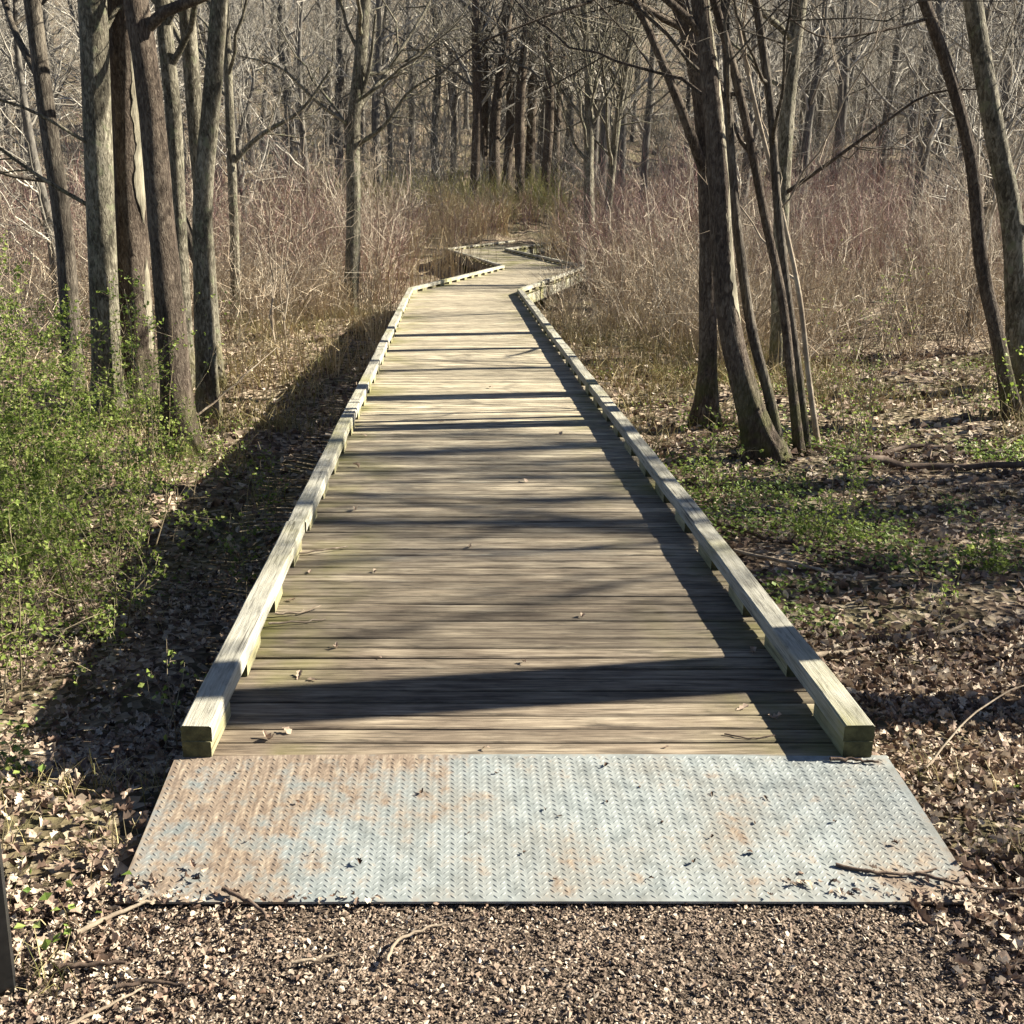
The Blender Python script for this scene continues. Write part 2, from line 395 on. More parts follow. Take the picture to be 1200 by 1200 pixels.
for si, (p, d, L, nr) in enumerate(segs):
    ang = math.atan2(d[1], d[0]) - math.pi / 2
    ext = 1.0 if si else 0.0
    nrow = int((L + ext + 1.0) / PITCH)
    for r in range(nrow):
        s = -ext + (r + .5) * PITCH
        c = p + d * s
        poly = [c - nr*HW - d*(PITCH/2-.003), c + nr*HW - d*(PITCH/2-.003), c + nr*HW + d*(PITCH/2-.003), c - nr*HW + d*(PITCH/2-.003)]
        q = clip(poly, CL[si], miter(si))
        if len(q) >= 3: q = clip(q, CL[si+1], -miter(si+1))
        if len(q) < 3: continue
        full = count < 292 and len(q) == 4 and all(np.allclose(a, b) for a, b in zip(q, poly))
        if full:
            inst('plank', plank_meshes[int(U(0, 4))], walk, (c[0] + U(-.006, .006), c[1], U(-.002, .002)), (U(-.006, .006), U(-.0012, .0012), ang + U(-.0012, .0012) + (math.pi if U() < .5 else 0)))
        else:
            loc = np.array([np.dot(a - c, nr) for a in q]), np.array([np.dot(a - c, d) for a in q]); k = len(q)
            ar = abs(sum(loc[0][j]*loc[1][(j+1) % k] - loc[0][(j+1) % k]*loc[1][j] for j in range(k))) / 2
            if ar < .01: continue
            if count >= 292:
                zz = U(-.002, .002); a_ = np.array(q)
                V = np.c_[np.r_[a_, a_], np.r_[np.full(k, zz), np.full(k, zz - .038)]]
                far_parts.append((V, [np.array([range(k)]), np.array([(j, j + k, (j+1) % k + k, (j+1) % k) for j in range(k)])])); count += 1; continue
            V = [(a, b, 0) for a, b in zip(*loc)] + [(a, b, -.038) for a, b in zip(*loc)]
            F = [np.array([range(k)]), np.array([range(2*k-1, k-1, -1)]), np.array([(j, j + k, (j+1) % k + k, (j+1) % k) for j in range(k)])]
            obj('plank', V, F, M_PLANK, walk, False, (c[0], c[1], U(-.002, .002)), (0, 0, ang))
        count += 1
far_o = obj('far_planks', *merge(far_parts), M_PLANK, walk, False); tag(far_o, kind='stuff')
# curbs: flat timbers on short blocks, with rim boards and posts below
CW, CH, BH = .106, .062, .058
def edge_line(side, off):
    pts = []
    for i in range(len(CL)):
        m_ = miter(i); nrm = np.array([m_[1], -m_[0]])
        ref = segs[min(i, len(segs)-1)][3]
        pts.append(CL[i] + nrm * side * off / np.dot(nrm, ref))
    return pts
block_mesh = beam_mesh('curb_block', .30, .10, BH, M_BLOCK, .003, 1, .001)
rail_cache = {}
def rail(L):
    k = round(L, 2)
    if k not in rail_cache: rail_cache[k] = beam_mesh('curb_rail', L, CW, CH, M_CURB, .007, 8, .0022)
    return rail_cache[k]
post_mesh = make_mesh('support_post', *box(-.07, .07, -.07, .07, -1.25, -.26), M_POSTW, False)
for side in (-1, 1):
    e = edge_line(side, HW - CW / 2 + .004); rim = edge_line(side, HW - .03)
    for i in range(len(segs)):
        a, b = e[i], e[i+1]; d = b - a; L = np.linalg.norm(d); d /= L; ang = math.atan2(d[1], d[0])
        npc = max(1, round(L / 2.4)); pl = L / npc
        for k in range(npc):
            c = a + d * pl * (k + .5); j = U(-.004, .004)
            inst('curb_rail', rail(pl - .006), walk, (c[0] - d[1]*j, c[1] + d[0]*j, BH + CH + U(-.002, .003)), (U(-.01, .01), U(-.001, .001), ang + U(-.0015, .0015)))
        nb = max(2, int(L / .61))
        for k in range(nb):
            s = .15 + (L - .3) * k / (nb - 1); c = a + d * s
            inst('curb_block', block_mesh, walk, (c[0], c[1], BH + .0005), (0, 0, ang + U(-.02, .02)), (U(.8, 1.1) if k else 1, 1, 1))
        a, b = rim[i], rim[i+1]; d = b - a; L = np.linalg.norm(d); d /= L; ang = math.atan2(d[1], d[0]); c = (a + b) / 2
        me = beam_mesh('rim_board', L - .02, .045, .22, M_CURB if side > 0 else M_POSTW, .004, 4, .001)  # left rims take the darker timber: shade of that side painted in
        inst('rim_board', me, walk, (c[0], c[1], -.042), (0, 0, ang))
        for k in range(int(L / 2.4) + 1):
            s = .35 + 2.4 * k
            if s > L - .1: break
            c = a + d * s - np.array([d[1], -d[0]]) * side * .10
            inst('support_post', post_mesh, walk, (c[0], c[1], 0), (0, 0, ang))
# ------------------------------------------------------------------ steel tread plate
tp = thing('tread_plate', 'rust stained galvanised diamond plate ramp at the start of the boardwalk', 'metal plate', (.275, 2.815, -.031), (math.atan2(.062, .67), 0, 0))
PW, PD, PT = 2.47, .70, .008
nxp, nyp = 40, 12
xs, ys = np.linspace(-PW/2, PW/2, nxp), np.linspace(-PD/2, PD/2, nyp)
X, Y = np.meshgrid(xs, ys)
Zt = .002 * np.sin(X * 2.3 + 1) + .0015 * np.sin(Y * 7 + X)
ii = (np.arange(nyp - 1)[:, None] * nxp + np.arange(nxp - 1)[None]).ravel()
top = np.stack([ii, ii + 1, ii + nxp + 1, ii + nxp], -1); N = nxp * nyp
ring = np.concatenate([np.arange(nxp), np.arange(1, nyp) * nxp + nxp - 1, (nyp - 1) * nxp + np.arange(nxp - 2, -1, -1), np.arange(nyp - 2, 0, -1) * nxp])
sidef = np.stack([ring, ring + N, np.roll(ring, -1) + N, np.roll(ring, -1)], -1)
obj('steel_sheet', np.concatenate([np.stack([X, Y, Zt], -1).reshape(-1, 3), np.stack([X, Y, Zt - PT], -1).reshape(-1, 3)]), [np.concatenate([top, top[:, ::-1] + N, sidef])], M_PLATE, tp, False)
cx_, cy_ = np.arange(-PW/2 + .02, PW/2 - .012, .0205), np.arange(-PD/2 + .018, PD/2 - .012, .0225)
X, Y = np.meshgrid(cx_, cy_); odd = (np.arange(len(cx_))[None] % 2) * np.ones_like(Y)
Y = Y + odd * .01125; Y = np.clip(Y, -PD/2 + .013, PD/2 - .013)
X, Y, odd = X.ravel(), Y.ravel(), odd.ravel()
th = np.where(odd > 0, R(42), R(-42)) + U(-.03, .03, len(X))
out = np.array([(-.0125, 0), (-.006, -.0036), (.006, -.0036), (.0125, 0), (.006, .0036), (-.006, .0036)])
lug = np.concatenate([np.c_[out, np.zeros(6)], np.c_[out * [.55, .35], np.full(6, .0022)]])
ca, sa = np.cos(th)[:, None], np.sin(th)[:, None]
LV = np.stack([X[:, None] + lug[:, 0]*ca - lug[:, 1]*sa, Y[:, None] + lug[:, 0]*sa + lug[:, 1]*ca,
               lug[:, 2] + (.002*np.sin(X*2.3+1) + .0015*np.sin(Y*7+X))[:, None] - .0003], -1)
q = np.array([(a, (a+1) % 6, 6 + (a+1) % 6, 6 + a) for a in range(6)] + [(6, 7, 8, 9), (6, 9, 10, 11)])
LF = (np.arange(len(X))[:, None, None] * 12 + q[None]).reshape(-1, 4)
tag(obj('raised_lugs', LV, LF, M_PLATE, tp, True), kind='stuff')

# ------------------------------------------------------------------ gravel stones
phi = (1 + 5 ** .5) / 2
ico = norm(np.array([(-1, phi, 0), (1, phi, 0), (-1, -phi, 0), (1, -phi, 0), (0, -1, phi), (0, 1, phi), (0, -1, -phi), (0, 1, -phi), (phi, 0, -1), (phi, 0, 1), (-phi, 0, -1), (-phi, 0, 1)]))
icof = np.array([(0,11,5),(0,5,1),(0,1,7),(0,7,10),(0,10,11),(1,5,9),(5,11,4),(11,10,2),(10,7,6),(7,1,8),(3,9,4),(3,4,2),(3,2,6),(3,6,8),(3,8,9),(4,9,5),(2,4,11),(6,2,10),(8,6,7),(9,8,1)])
def rand_rot(n):
    q = norm(rng.normal(size=(n, 4))); w, x, y, z = q.T
    return np.stack([np.stack([1-2*(y*y+z*z), 2*(x*y-z*w), 2*(x*z+y*w)], -1), np.stack([2*(x*y+z*w), 1-2*(x*x+z*z), 2*(y*z-x*w)], -1), np.stack([2*(x*z-y*w), 2*(y*z+x*w), 1-2*(x*x+y*y)], -1)], 1)
octa = np.array([(1, 0, 0), (0, 1, 0), (-1, 0, 0), (0, -1, 0), (.2, 0, .9), (-.2, .1, -.9)], float)
octaf = np.array([(0, 1, 4), (1, 2, 4), (2, 3, 4), (3, 0, 4), (1, 0, 5), (2, 1, 5), (3, 2, 5), (0, 3, 5)])
ng = 60000
gxp = U(-1.75, 2.0, ng); gyp = 2.62 - U(0, 1, ng) * .95
keep = (U(0, 1, ng) < np.clip((gxp + 2.1) / 1.1, .3, 1)) & ~((gyp > 2.47) & (gxp > -.97) & (gxp < 1.53))
gxp, gyp = gxp[keep], gyp[keep]; ng = len(gxp)
sz = .0014 + .0048 * U(0, 1, ng) ** 3.2
Vg = (octa[None] * (1 + rng.normal(size=(ng, 6, 3)) * .2) + rng.normal(size=(ng, 6, 3)) * .22) * 1.12 * (sz[:, None, None] * np.stack([U(.9, 1.9, ng), U(.7, 1.2, ng), U(.4, .85, ng)], -1)[:, None])
rz = U(0, 6.28, ng); rx = rng.normal(size=ng) * .55
c, s_ = np.cos(rx)[:, None], np.sin(rx)[:, None]
Vg = np.stack([Vg[..., 0], Vg[..., 1]*c - Vg[..., 2]*s_, Vg[..., 1]*s_ + Vg[..., 2]*c], -1)
c, s_ = np.cos(rz)[:, None], np.sin(rz)[:, None]
Vg = np.stack([Vg[..., 0]*c - Vg[..., 1]*s_, Vg[..., 0]*s_ + Vg[..., 1]*c, Vg[..., 2]], -1)
Vg += np.stack([gxp, gyp, surf(gxp, gyp) - .003 + sz * .45 + U(0, .005, ng)], -1)[:, None]
tag(obj('gravel', Vg, (np.arange(ng)[:, None, None] * 6 + octaf[None]).reshape(-1, 3), M_GRAVEL, None, False), kind='stuff')

# ------------------------------------------------------------------ leaves
LEAF_OAK = np.array([(0, 0, 0), (.10, .18, .04), (.06, .30, .02), (.20, .45, .06), (.12, .60, .03), (.22, .78, .05), (.0, 1.0, 0),
                     (-.22, .78, .05), (-.12, .60, .03), (-.20, .45, .06), (-.06, .30, .02), (-.10, .18, .04), (0, .30, 0), (0, .62, 0)])
LEAF_OAK_F = [np.array([(0, 1, 2, 12), (0, 12, 10, 11), (12, 2, 3, 13), (12, 13, 9, 10), (13, 3, 4, 5), (13, 7, 8, 9)]), np.array([(13, 5, 6), (13, 6, 7)])]
LEAF_MID = np.array([(0, 0, 0), (.22, .35, .05), (.14, .75, .06), (0, 1, 0), (-.16, .72, .06), (-.22, .38, .05)])
LEAF_MID_F = [np.array([(0, 1, 2, 3), (0, 3, 4, 5)])]
LEAF_SM = np.array([(0, 0, 0), (.30, .45, .06), (0, 1, 0), (-.30, .45, .06), (0, .5, -.03)])
LEAF_SM_F = [np.array([(0, 1, 4), (1, 2, 4), (2, 3, 4), (3, 0, 4)])]
def scatter_leaves(pos, size, base, faces, tilt, wid=1.4, curl=.5, up=None):
    n = len(pos); V = np.repeat(base[None], n, 0).copy(); V[..., 1] -= .5
    V[..., 0] *= wid * U(.8, 1.25, (n, 1))
    cu = U(-1, 1, (n, 1)) * curl
    V[..., 2] += cu * (V[..., 1] ** 2) * 2 + np.abs(V[..., 0]) * U(-.6, 1.0, (n, 1)) * curl * 1.5
    V *= np.asarray(size)[:, None, None]
    a = rng.normal(size=n) * tilt; b = rng.normal(size=n) * tilt; g = U(0, 6.283, n)
    def rot(V, ang, i, j):
        c, s = np.cos(ang)[:, None], np.sin(ang)[:, None]; W = V.copy()
        W[..., i] = V[..., i]*c - V[..., j]*s; W[..., j] = V[..., i]*s + V[..., j]*c; return W
    V = rot(rot(rot(V, a, 1, 2), b, 0, 2), g, 0, 1)
    V += pos[:, None]
    k = base.shape[0]
    return V.reshape(-1, 3), [(np.arange(n)[:, None, None] * k + f[None]).reshape(-1, f.shape[1]) for f in faces]
def litter_points(n, x0, x1, y0, y1, pw=1.0):
    x = U(x0, x1, n); y = y0 + (y1 - y0) * U(0, 1, n) ** pw
    return x, y
def not_walk(x, y, m=0.0): return ~((x > -.96 - m) & (x < 1.50 + m) & (y > 2.47) & (y < 22))
parts = []
for (n, x0, x1, y0, y1, pw, s0, s1) in [(13000, -4.5, -.9, 2.2, 8, 1.3, .02, .06), (9000, 1.45, 3.6, 2.35, 5, 1.1, .02, .06), (15000, 1.45, 7.5, 4, 10, 1.2, .025, .07),
                                         (7000, 1.45, 11, 9, 17, 1.2, .05, .11), (6500, -7, -.9, 8, 22, 1.2, .05, .11), (1700, -1.7, -.55, 1.8, 2.55, 1, .010, .034), (1500, -.9, 1.9, 1.8, 2.5, 1, .006, .022), (500, 1.3, 2.2, 2.0, 2.8, 1, .02, .06)]:
    x, y = litter_points(n, x0, x1, y0, y1, pw)
    k = not_walk(x, y, .02); x, y = x[k], y[k]
    cl = hnoise(x * 1.9 + 7, y * 1.9); k = U(-1, 1, len(x)) < cl + .9; x, y = x[k], y[k]
    sz = U(s0, s1, len(x))
    lm, lf = (LEAF_OAK, LEAF_OAK_F) if y0 < 3 and s1 > .03 else (LEAF_MID, LEAF_MID_F)
    parts.append(scatter_leaves(np.stack([x, y, surf(x, y) + .012 + U(0, .03, len(x)) * (y > 2.6)], -1), sz, lm, lf, .42, 1.35, 1.0))
for n, cx, cy, sx, sy in [(170, -.93, 2.47, .10, .045), (60, -.62, 2.455, .2, .02), (90, 1.47, 2.48, .08, .04), (30, 1.2, 2.5, .15, .05)]:
    x = cx + rng.normal(size=n) * sx; y = cy + rng.normal(size=n) * sy; k = y > 2.455; x, y = x[k], y[k]
    on = (np.abs(x - .275) < 1.235); z = np.where(on, -.031 + (y - 2.815) * .0925 + .004, surf(x, y) + .01)
    parts.append(scatter_leaves(np.stack([x, y, z + U(0, .008, len(x))], -1), U(.010, .036, len(x)), LEAF_OAK, LEAF_OAK_F, .25, 1.35, .8))
V, F = merge(parts)
tag(obj('leaf_litter', V, F, M_LITTER, None, False), kind='stuff')
# low green ground cover
parts = []
for (n, x0, x1, y0, y1, thr) in [(24000, 1.6, 6.5, 4.8, 9.5, -.05), (9000, 2.0, 8, 9, 15, .1), (7000, -6.5, -1.9, 3.6, 13, .1), (160, -1.6, -.9, 2.2, 3.1, .2), (120, 1.5, 2.3, 2.3, 3.2, .1)]:
    x, y = litter_points(n, x0, x1, y0, y1, 1.1)
    k = (hnoise(x * .9 + 3, y * .9 + 1) > thr) & not_walk(x, y, .25); x, y = x[k], y[k]
    parts.append(scatter_leaves(np.stack([x, y, surf(x, y) + U(.02, .13, len(x))], -1), U(.018, .042, len(x)), LEAF_SM, LEAF_SM_F, .5, 1.2, .2))
V, F = merge(parts)
tag(obj('ground_cover', V, F, M_GCOVER, None, False), kind='stuff')
# dry grass blades
def blades(n, x, y, h0, h1, lean):
    a = U(0, 6.283, n); L = U(h0, h1, n); ln = U(.2, 1, n) * lean
    u = np.linspace(0, 1, 3)[None]
    P = np.stack([x[:, None] + np.cos(a)[:, None] * (L * ln)[:, None] * u ** 1.6, y[:, None] + np.sin(a)[:, None] * (L * ln)[:, None] * u ** 1.6, surf(x, y)[:, None] - .01 + L[:, None] * (u - .45 * ln[:, None] * u ** 2)], -1)
    return tubes(P, np.repeat(np.linspace(1, .25, 3)[None], n, 0) * U(.0012, .0028, n)[:, None] * (1 + (y[:, None] > 9) * 1.0), 3)
xs_, ys_ = [], []
for (nc, per, x0, x1, y0, y1, sp) in [(26, 30, -2.2, -1.0, 2.1, 3.4, .06), (14, 26, 1.55, 2.4, 2.2, 3.3, .06), (60, 26, -5.5, -1.8, 4, 13, .15), (110, 26, 1.7, 8, 6, 15, .2), (170, 30, -7, -1.4, 12, 24, .25), (120, 26, 1.8, 5, 12, 22, .22)]:
    cx0 = U(x0, x1, nc); cy0 = U(y0, y1, nc)
    xs_.append((cx0[:, None] + rng.normal(size=(nc, per)) * sp).ravel()); ys_.append((cy0[:, None] + rng.normal(size=(nc, per)) * sp).ravel())
x = np.concatenate(xs_); y = np.concatenate(ys_); k = not_walk(x, y, .03); x, y = x[k], y[k]
hh = np.where(y > 9, .45, .16)
V, F = blades(len(x), x, y, .4 * hh, hh, .8)
tag(obj('dry_grass', V, F, M_GRASS, None, False), kind='stuff')

# ------------------------------------------------------------------ trees
def trunk_mesh(path, k=30, ridge=.05, flare=.55, seed=0, z0=0.0, flare_h=.28):
    r = np.random.default_rng(seed); P = path[:, :3]; rad = path[:, 3]; n = len(P)
    T = norm(np.gradient(P, axis=0)); A = norm(np.cross(T, np.array([0, 1., 0]))); B = np.cross(T, A)
    th = np.arange(k) * 2 * math.pi / k; h = (P[:, 2] - z0)[:, None]
    ph = r.uniform(0, 6.28, 8); f = np.zeros((n, k))
    for q, (fa, fz) in enumerate([(2, .9), (3, 1.7), (5, 2.3), (9, .6), (13, .9)]):
        f += np.sin(fa * th[None] + ph[q] + 1.3 * np.sin(h * fz + ph[q - 3])) / (1 + .25 * q)
    f = f * ridge * .5 + r.normal(size=(n, k)) * ridge * .25
    fl = flare * np.exp(-np.maximum(h, 0) / flare_h) * (1 + .55 * np.sin(4 * th[None] + ph[6]) + .3 * np.sin(7 * th[None] + ph[7]))
    RR = rad[:, None] * (1 + f + fl)
    V = P[:, None] + RR[..., None] * (A[:, None] * np.cos(th)[None, :, None] + B[:, None] * np.sin(th)[None, :, None])
    i = np.arange(n - 1)[:, None] * k; a = np.arange(k)[None]; b = (a + 1) % k
    return V.reshape(-1, 3), np.stack([i + a, i + b, i + k + b, i + k + a], -1).reshape(-1, 4)[:, ::-1]
def crown(path, z_first, n1=14, len1=.30, levels=3, up=.25, ang=52, dens=1.0, thick=1.0, s1=.98, wob=.18):
    P = path[None, :, :3]; Rr = path[None, :, 3]
    z = path[:, 2]; s0 = float(np.searchsorted(z, z_first)) / (len(z) - 1)
    s0 = min(s0, .8); parts = []
    P1, R1 = grow(P, Rr, n1, s0, s1, ang, len1, 13, up, wob, .5, .006 * thick)
    parts.append(tubes(P1, R1, 6))
    P2, R2 = grow(P1, R1, max(3, int(6 * dens)), .2, .97, 48, .5, 6, .12, .6, .6, .0045 * thick); parts.append(tubes(P2, R2, 4))
    if levels > 2:
        P3, R3 = grow(P2, R2, max(3, int(5 * dens)), .15, .97, 46, .5, 3, .08, .5, .65, .0034 * thick, 1.1); parts.append(tubes(P3, R3, 3))
    if levels > 3:
        P4, R4 = grow(P3, R3, 3, .2, .95, 42, .55, 3, .05, .5, .7, .0028 * thick, .6); parts.append(tubes(P4, R4, 3))
    return merge(parts)
def tree(name, label, ctrl, r0, r1, top, mat, first=2.2, n1=14, len1=.30, levels=3, dens=1.0, seed=0, k=32, ridge=.05, flare=.55, lean=(0, 0), cat='tree', group=None, crown_mat=None, up=.25, thick=1.0, ang=52):
    """ctrl: world points up the part of the stem that shows; it carries on to height top."""
    c = np.array(ctrl, float); base = c[0].copy(); base[2] = float(surf(base[0], base[1]))
    zt = c[-1, 2]
    pts = [np.array([base[0], base[1], base[2] - .15])] + [p for p in c if p[2] > base[2] + .1]
    d = pts[-1] - pts[-2]; d = d / d[2]
    e1 = pts[-1] + d * (top - zt) * .5 * .8 + np.array([lean[0] * .5, lean[1] * .5, 0]); e1[2] = zt + (top - zt) * .5
    e2 = e1 + d * (top - zt) * .5 * .4 + np.array([lean[0], lean[1], 0]) * .5; e2[2] = top
    pts += [e1, e2]
    zz = np.array([p[2] for p in pts]); f = (zz - base[2]) / (top - base[2])
    fz = (zt - base[2]) / (top - base[2])
    rad = np.where(f <= fz, r0 + (r1 - r0) * np.clip(f / fz, 0, 1), r1 * (1 - .85 * np.clip((f - fz) / (1 - fz), 0, 1)))
    path = spline(np.c_[np.array(pts), rad], 64)
    path[:, 3] = np.maximum(path[:, 3], .012)
    off = np.array([base[0], base[1], base[2], 0]); path = path - off
    t = thing(name, label, cat, tuple(base), group=group)
    V, F = trunk_mesh(path, k, ridge, flare, seed); obj('trunk', V, F, mat, t)
    V, F = crown(path, first - base[2], n1, len1, levels, up, ang, dens, thick); obj('crown', V, F, crown_mat or mat, t)
    return t, path
def limb(t, pts, r0, r1, mat, twigs=6, lenf=.4, name='branch', levels=2):
    off = np.array(t.location)
    p = spline(np.c_[np.array(pts, float) - off, np.linspace(r0, r1, len(pts))], 14)
    P, Rr = p[None, :, :3], p[None, :, 3]; parts = [tubes(P, Rr, 8)]
    if twigs:
        P2, R2 = grow(P, Rr, twigs, .25, .98, 45, lenf, 6, .12, .6, .5, .004); parts.append(tubes(P2, R2, 4))
        if levels > 1:
            P3, R3 = grow(P2, R2, 5, .2, .95, 45, .5, 4, .1, .6, .6, .003); parts.append(tubes(P3, R3, 3))
    V, F = merge(parts); return obj(name, V, F, mat, t)
def strip(t, path, z0, z1, ang, half, mat, seed=0, n=70, lift=1.05):
    """patch of wood where the bark has come off, proud of the trunk, with ragged sides"""
    r = np.random.default_rng(seed); z = path[:, 2]; P = np.array([[np.interp(q, z, path[:, c]) for c in range(4)] for q in np.linspace(z0, z1, n)])
    u = np.linspace(0, 1, n); env = np.minimum(1, np.minimum(u, 1 - u) * 6) * half
    w = lambda: sum(r.uniform(.05, .16) * np.sin(u * q * 6.28 + r.uniform(0, 6.28)) for q in (1.3, 2.9, 5.3, 9.1)) + r.normal(size=n) * .03
    l = R(ang) - R(1) * env * (1 + w()); h = R(ang) + R(1) * env * (1 + w())
    k = 5; th = l[:, None] + (h - l)[:, None] * np.linspace(0, 1, k)[None]
    rr = P[:, 3:4] * lift * np.ones((1, k)); rr[:, [0, -1]] *= .96
    V = np.stack([P[:, 0:1] + rr * np.cos(th), P[:, 1:2] + rr * np.sin(th), np.repeat(P[:, 2:3], k, 1)], -1)
    i = np.arange(n - 1)[:, None] * k; a = np.arange(k - 1)[None]
    return obj('bare_wood', V.reshape(-1, 3), np.stack([i + a, i + a + 1, i + k + a + 1, i + k + a], -1).reshape(-1, 4), mat, t)

# left cluster
t, p = tree('bare_tree', 'thin dark leaning tree, leftmost of the left clump, behind the green shrubs', [(-5.41, 14.5, -.8), (-5.31, 14.5, 1.7), (-5.35, 14.5, 2.57), (-5.4, 14.5, 4.33)], .135, .105, 12, M_BARK, 3.0, 14, .28, seed=1)
limb(t, [(-5.33, 14.5, 2.1), (-5.9, 14.2, 2.2), (-6.6, 13.8, 2.75), (-7.4, 13.5, 3.3)], .03, .01, M_BARK)
t, p = tree('bare_tree', 'straight tree with a yellowish sunlit right side, second trunk in the left clump', [(-4.5, 13.2, -.81), (-4.38, 13.2, 1.2), (-4.29, 13.2, 2.7), (-4.21, 13.2, 4.1)], .18, .165, 14, M_BARK_PALE, 3.2, 16, .28, seed=2, ridge=.025)
limb(t, [(-4.4, 13.2, 1.75), (-5.0, 13.0, 2.15), (-5.7, 12.8, 2.75), (-6.4, 12.4, 3.6)], .028, .008, M_BARK_PALE, 9)
limb(t, [(-4.35, 13.1, 2.5), (-5.0, 12.8, 2.9), (-5.9, 12.6, 3.1), (-6.8, 12.4, 3.4)], .022, .007, M_BARK_PALE, 9)
t, p = tree('bare_tree', 'thick tree with a long pale split in its bark, third trunk in the left clump', [(-4.18, 13.6, -.83), (-4.13, 13.6, 1.18), (-4.04, 13.6, 2.73), (-3.98, 13.6, 4.17)], .245, .18, 14, M_BARK_DARK, 3.6, 15, .28, seed=3, ridge=.09)
strip(t, p, 2.4, 4.75, -28, 26, M_BAREWOOD, 3); strip(t, p, .25, 2.0, -22, 16, M_BAREWOOD, 4)
t, p = tree('bare_tree', 'rough barked dark tree standing foremost in the left clump with a mossy foot', [(-3.12, 11.4, -.9), (-3.1, 11.4, .55), (-3.12, 11.4, 1.73), (-3.13, 11.4, 2.83), (-3.2, 11.4, 3.8)], .175, .12, 13, M_BARK_DARK, 3.3, 15, .28, seed=4, ridge=.08, flare=.6, lean=(-.5, 0))
t, p = tree('bare_tree', 'pale grey tree half hidden behind the foremost rough trunk of the left clump', [(-3.9, 15, -.73), (-3.86, 15, 1.69), (-3.82, 15, 3.04), (-3.85, 15, 3.89), (-3.86, 15, 4.41)], .12, .105, 12, M_BARK_PALE, 3.2, 14, .28, seed=5, ridge=.03)
t, p = tree('bare_tree', 'slim pale tree with a leaning fork, in the gap of the left clump', [(-3.62, 15.5, -.75), (-3.62, 15.5, 1.57), (-3.64, 15.5, 3.08), (-3.66, 15.5, 4.5)], .13, .11, 12, M_BARK_PALE, 3.4, 14, .28, seed=6, ridge=.03)
limb(t, [(-3.62, 15.45, .6), (-3.9, 15.4, 1.6), (-4.2, 15.4, 2.5), (-4.5, 15.4, 3.6)], .09, .06, M_BARK, 5)
t, p = tree('bare_tree', 'tree with a broken hollow foot, nearest the boardwalk in the left clump', [(-3.17, 13.1, -.8), (-3.12, 13.1, .67), (-3.05, 13.1, 1.91), (-2.87, 13.1, 2.99), (-2.7, 13.1, 4.1)], .145, .10, 12, M_BARK_PALE, 3.4, 14, .28, seed=7, ridge=.04, flare=.25)
strip(t, p, .02, .75, -62, 30, M_BARK_DARK, 8, lift=1.12); strip(t, p, .0, .28, -20, 28, M_BAREWOOD, 9, lift=1.16)
t, p = tree('bare_tree', 'thin whitish tree farther back just right of the left clump', [(-4.6, 22, -.64), (-4.51, 22, 1.62), (-4.47, 22, 3.59), (-4.45, 22, 4.7)], .10, .085, 11, M_BARK_PALE, 3.4, 14, .3, seed=8, ridge=.04)
limb(t, [(-4.47, 22, 2.6), (-3.9, 21.9, 3.1), (-3.0, 21.8, 3.6), (-2.4, 21.7, 4.3)], .06, .02, M_BARK_PALE, 8)
t, p = tree('bare_tree', 'lone slender tree with wide low branches beside the left curb', [(-2.35, 23.8, -.6), (-2.2, 23.8, 1.6), (-2.14, 23.8, 3.56), (-1.95, 23.8, 4.93), (-1.85, 23.8, 5.92)], .17, .13, 12, M_BARK_PALE, 3.0, 22, .34, 4, seed=9, ridge=.06)
limb(t, [(-2.15, 23.8, 3.0), (-1.5, 23.6, 3.4), (-.9, 23.4, 4.1), (-.1, 23.2, 4.5)], .06, .015, M_BARK_PALE, 12, .45)
limb(t, [(-2.15, 23.8, 3.6), (-1.8, 23.7, 4.5), (-1.6, 23.5, 5.6)], .06, .025, M_BARK_PALE, 10)
limb(t, [(-2.15, 23.8, 3.4), (-2.9, 23.7, 3.9), (-3.7, 23.6, 4.6), (-4.5, 23.5, 4.8)], .05, .012, M_BARK_PALE, 12, .45)
# right cluster
t, p = tree('bare_tree', 'upright dark trunk at the left of the right hand clump with a slanting limb', [(2.64, 10.4, -.38), (2.55, 10.4, .92), (2.47, 10.4, 1.9), (2.32, 10.4, 2.89), (2.1, 10.4, 3.62)], .088, .07, 12, M_BARK_DARK, 3.0, 15, .28, seed=10, ridge=.07, flare=.9)
limb(t, [(2.40, 10.35, 2.15), (2.14, 10.2, 2.65), (1.92, 10.2, 3.09), (1.66, 10.2, 3.59), (1.2, 10.2, 4.6), (.9, 10.3, 6)], .05, .02, M_BARK_DARK, 9)
t, p = tree('bare_tree', 'thick curving tree with peeling pale bark on its right side, in the right hand clump', [(2.88, 8.9, -.40), (2.63, 8.9, .09), (2.42, 8.9, .69), (2.28, 8.9, 1.41), (2.19, 8.9, 2.09), (2.06, 8.9, 2.87), (1.95, 8.9, 3.37)], .104, .064, 12, M_BARK_DARK, 2.7, 15, .28, seed=11, ridge=.07, flare=.95)
strip(t, p, 1.2, 2.35, -18, 44, M_BAREWOOD, 12, lift=1.1); strip(t, p, 2.3, 3.9, -10, 38, M_BAREWOOD, 13, lift=1.08)
t, p = tree('slender_tree', 'thin bowed stem rising just right of the thick curving trunk in the right hand clump', [(2.98, 8.95, -.38), (2.82, 8.95, .13), (2.62, 8.95, .7), (2.46, 9, 1.41), (2.36, 9.1, 2.09), (2.3, 9.2, 2.75)], .048, .036, 8, M_BARK, 2.0, 10, .3, seed=14, ridge=.05, k=12, flare=.3)
